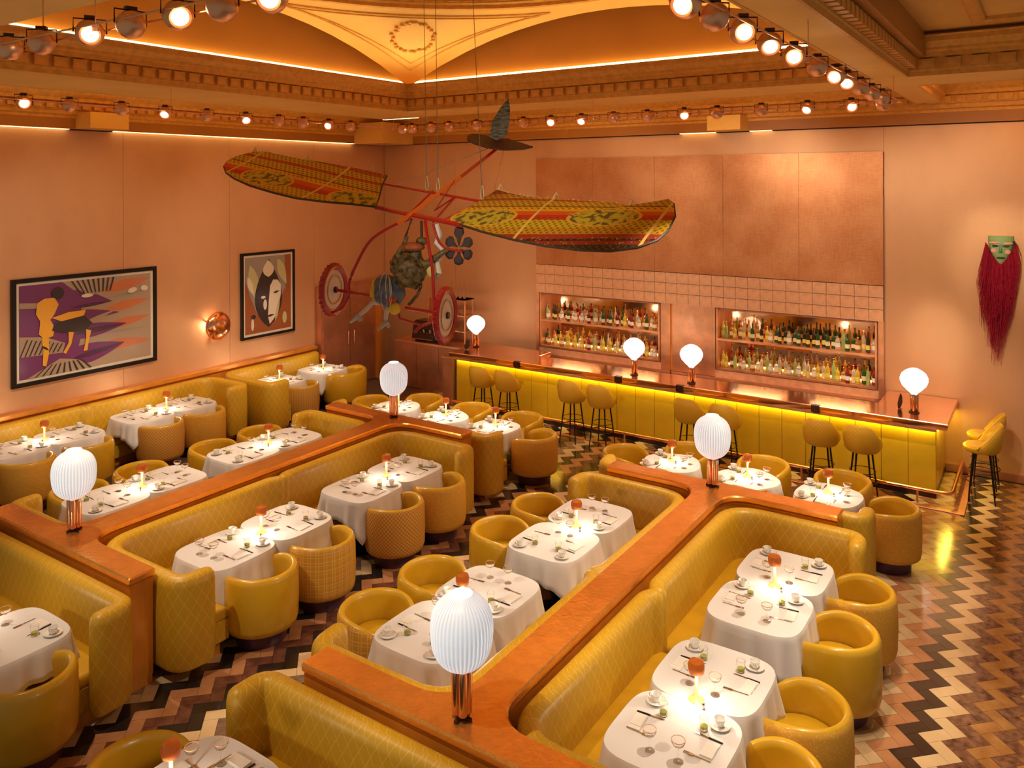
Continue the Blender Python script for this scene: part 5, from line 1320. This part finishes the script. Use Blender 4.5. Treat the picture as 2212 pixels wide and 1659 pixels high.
sk('body', [(-5.60, 6.25, 3.56, .09), (-5.53, 6.28, 3.68, .10), (-5.47, 6.31, 3.78, .115), (-5.44, 6.33, 3.86, .05), (-5.45, 6.34, 3.91, .066),
            (-5.36, 6.37, 3.74, .045), (-5.25, 6.41, 3.83, .035), (-5.16, 6.47, 3.90, .026), (-5.13, 6.48, 3.92, .022),
            (-5.55, 6.24, 3.78, .045), (-5.60, 6.21, 3.86, .03), (-5.55, 6.25, 3.95, .024), (-5.52, 6.28, 4.05, .02), (-5.66, 6.20, 3.46, .07)],
   [(0, 1), (1, 2), (2, 3), (3, 4), (2, 5), (5, 6), (6, 7), (7, 8), (2, 9), (9, 10), (10, 11), (11, 12), (0, 13)], TUN, fg)
sk('stocking', [(-5.70, 6.17, 3.42, .045), (-5.79, 6.11, 3.35, .034), (-5.82, 6.08, 3.36, .022), (-5.88, 6.05, 3.29, .026), (-5.95, 6.0, 3.22, .022)], [(0, 1), (1, 2), (2, 3), (3, 4)], STK, fg)
sk('stocking', [(-5.65, 6.20, 3.38, .045), (-5.69, 6.17, 3.31, .034), (-5.71, 6.16, 3.25, .026), (-5.72, 6.16, 3.16, .022)], [(0, 1), (1, 2), (2, 3)], STK, fg)
def blob(name, c, r, mt, sx=1, sy=1, sz=1, parent=fg, lob=0, nl=0, tilt=None):
    g = MB(); n_ = 10; pr = [(max(.002, r*math.sin(PI*i/n_)), -r*math.cos(PI*i/n_)*sz) for i in range(n_+1)]; g.lathe(pr, 36, (0, 0, 0), lob=lob, nl=nl, sx=sx, sy=sy)
    o = g.build(name, mt, parent, smooth=70); o.location = Vector(c)-FC
    if tilt: o.rotation_euler = tilt
    return o
blob('tunic', (-5.51, 6.295, 3.72), .165, TUN, 1.3, .9, .85, lob=.05, nl=7, tilt=(0, .6, 0))
blob('tunic_skirt', (-5.55, 6.27, 3.65), .16, TUN, 1.3, .9, .45, lob=.08, nl=9, tilt=(0, .7, 0))
blob('bloomers', (-5.72, 6.20, 3.47), .17, BLU, 1.15, .95, .95, lob=.04, nl=8, tilt=(.2, .5, 0))
blob('hat', (-5.47, 6.30, 3.93), .12, mat('burnt_orange_cap', (.32, .08, .02), .6, noise=.4, nscale=20), 1.1, .9, .42, lob=.04, nl=12)
blob('hat_crown', (-5.40, 6.36, 3.99), .06, TUN, 1, 1, .8)
blob('bustle', (-5.78, 6.14, 3.40), .07, YEL, 1.2, .8, .8, lob=.1, nl=5); blob('bow', (-5.62, 6.12, 3.40), .065, mat('rust_bow', (.50, .07, .01), .6), 1.2, .8, .7, lob=.1, nl=5)
blob('bow', (-5.58, 6.14, 3.31), .07, YEL, 1, .8, .9, lob=.12, nl=4)
def shoe(c, a):
    g = MB(); rs = []
    for x_, wy, hz in ((-.05, .028, .05), (-.02, .032, .055), (.03, .034, .035), (.075, .026, .022), (.09, .012, .012)):
        rs.append([(x_, wy*math.cos(2*PI*k/12), max(0, hz*.5+hz*.5*math.sin(2*PI*k/12))) for k in range(12)])
    g.rings(rs); g.box(-.05, -.02, -.02, .02, -.03, .008); o = g.build('shoe', SHOE, fg); o.location = Vector(c)-FC; o.rotation_euler = (0, .5, a)
shoe((-5.96, 5.99, 3.18), 3.4); shoe((-5.72, 6.15, 3.11), 4.2)
g = MB()
for i in range(7):
    a = i*.45-1.3
    pts = [Vector((-5.72, 6.20, 3.47))-FC+Vector((.20*math.cos(a)*math.cos(b), -.165*math.cos(b), .165*math.sin(b)+.05*math.sin(a))) for b in (-1.2, -.8, -.4, 0, .4, .8, 1.2)]
    g.tube(pts, .004, 5)
g.build('bloomer_piping', STK, fg)
tb('sash', smooth_([(-5.83, 6.12, 3.58), (-5.80, 6.06, 3.50), (-5.80, 6.05, 3.42)]), .028, YEL, fg)
tb('ribbon', smooth_([(-5.43, 6.35, 3.66), (-5.41, 6.35, 3.52), (-5.45, 6.33, 3.42), (-5.52, 6.29, 3.33)]), .018, TUN, fg)
tb('sling', [(-5.52, 6.35, 4.22), (-5.56, 6.30, 4.05), (-5.58, 6.27, 3.90)], .012, 'dark', fm); tb('sling', [(-5.42, 6.38, 4.20), (-5.40, 6.36, 4.05), (-5.39, 6.35, 3.92)], .014, 'dark', fm)
g = MB(); P = [Vector(p)-FC for p in ((-5.29, 6.45, 4.16), (-5.25, 6.47, 4.05), (-5.28, 6.46, 3.97), (-5.20, 6.49, 3.88), (-5.28, 6.46, 3.78), (-5.25, 6.46, 3.66), (-5.29, 6.45, 3.60))]
g.tube(P, .035, 8, r2=.03); g.build('scarf', mat('white_scarf', (.70, .66, .58), .7), fg)
blob('pouch', (-5.33, 6.42, 3.70), .075, mat('pale_yellow_cloth', (.75, .62, .20), .7), 1, .6, 1.1)
# hanging wires and their loops
for i, (a, b) in enumerate((((-5.82, 6.95, 4.50), (-5.87, 6.96, 7.25)), ((-5.66, 6.95, 4.48), (-5.70, 6.96, 7.25)), ((-5.03, 6.92, 4.40), (-5.20, 6.95, 7.25)))):
    tb('suspension_wire', [a, b], .004, 'steel', fm, 5); tb('suspension_loop', smooth_([a, (a[0]-.02, a[1], a[2]+.06), (a[0], a[1], a[2]+.16), (a[0]+.02, a[1], a[2]+.06), a]), .006, TRIM, fm, 5)
tb('stay_wire', [(-5.6, 8.2, 5.10), (-6.3, 6.95, 4.56)], .003, 'steel', fm, 5); tb('stay_wire', [(-5.6, 8.2, 5.10), (-4.9, 6.9, 4.38)], .003, 'steel', fm, 5)

for o in list(bpy.data.objects):
    if '_used' in o.keys(): del o['_used']
for o in list(bpy.data.objects):
    if o.type == 'EMPTY' and o.get('label') == 'x': print('UNUSED', o.name)

for o in bpy.data.objects:
    if o.get('label') and not 4 <= len(o['label'].replace('-', ' ').split()) <= 16: print('LABEL', len(o['label'].split()), o['label'])

light('spot_beam', 'SPOT', (-1.96, 10.12, TZ-.16), (1), (1, .84, .55), (-1.52, YB, 2.05), .03, 13, .9).data.energy = 420
light('spot_beam', 'SPOT', (-1.5, 9.34, TZ-.16), (1), (1, .84, .60), (-.6, YB, 3.4), .03, 20, .9).data.energy = 300

light('spot_beam', 'SPOT', (-1.5, 8.2, TZ-.16), 260, (1, .84, .60), (-.8, 13.5, .8), .05, 26, .8)
light('spot_beam', 'SPOT', (-3.8, Y0_, TZ-.16), 380, (1, .84, .64), (-4.6, 6.6, 4.3), .05, 40, .8)
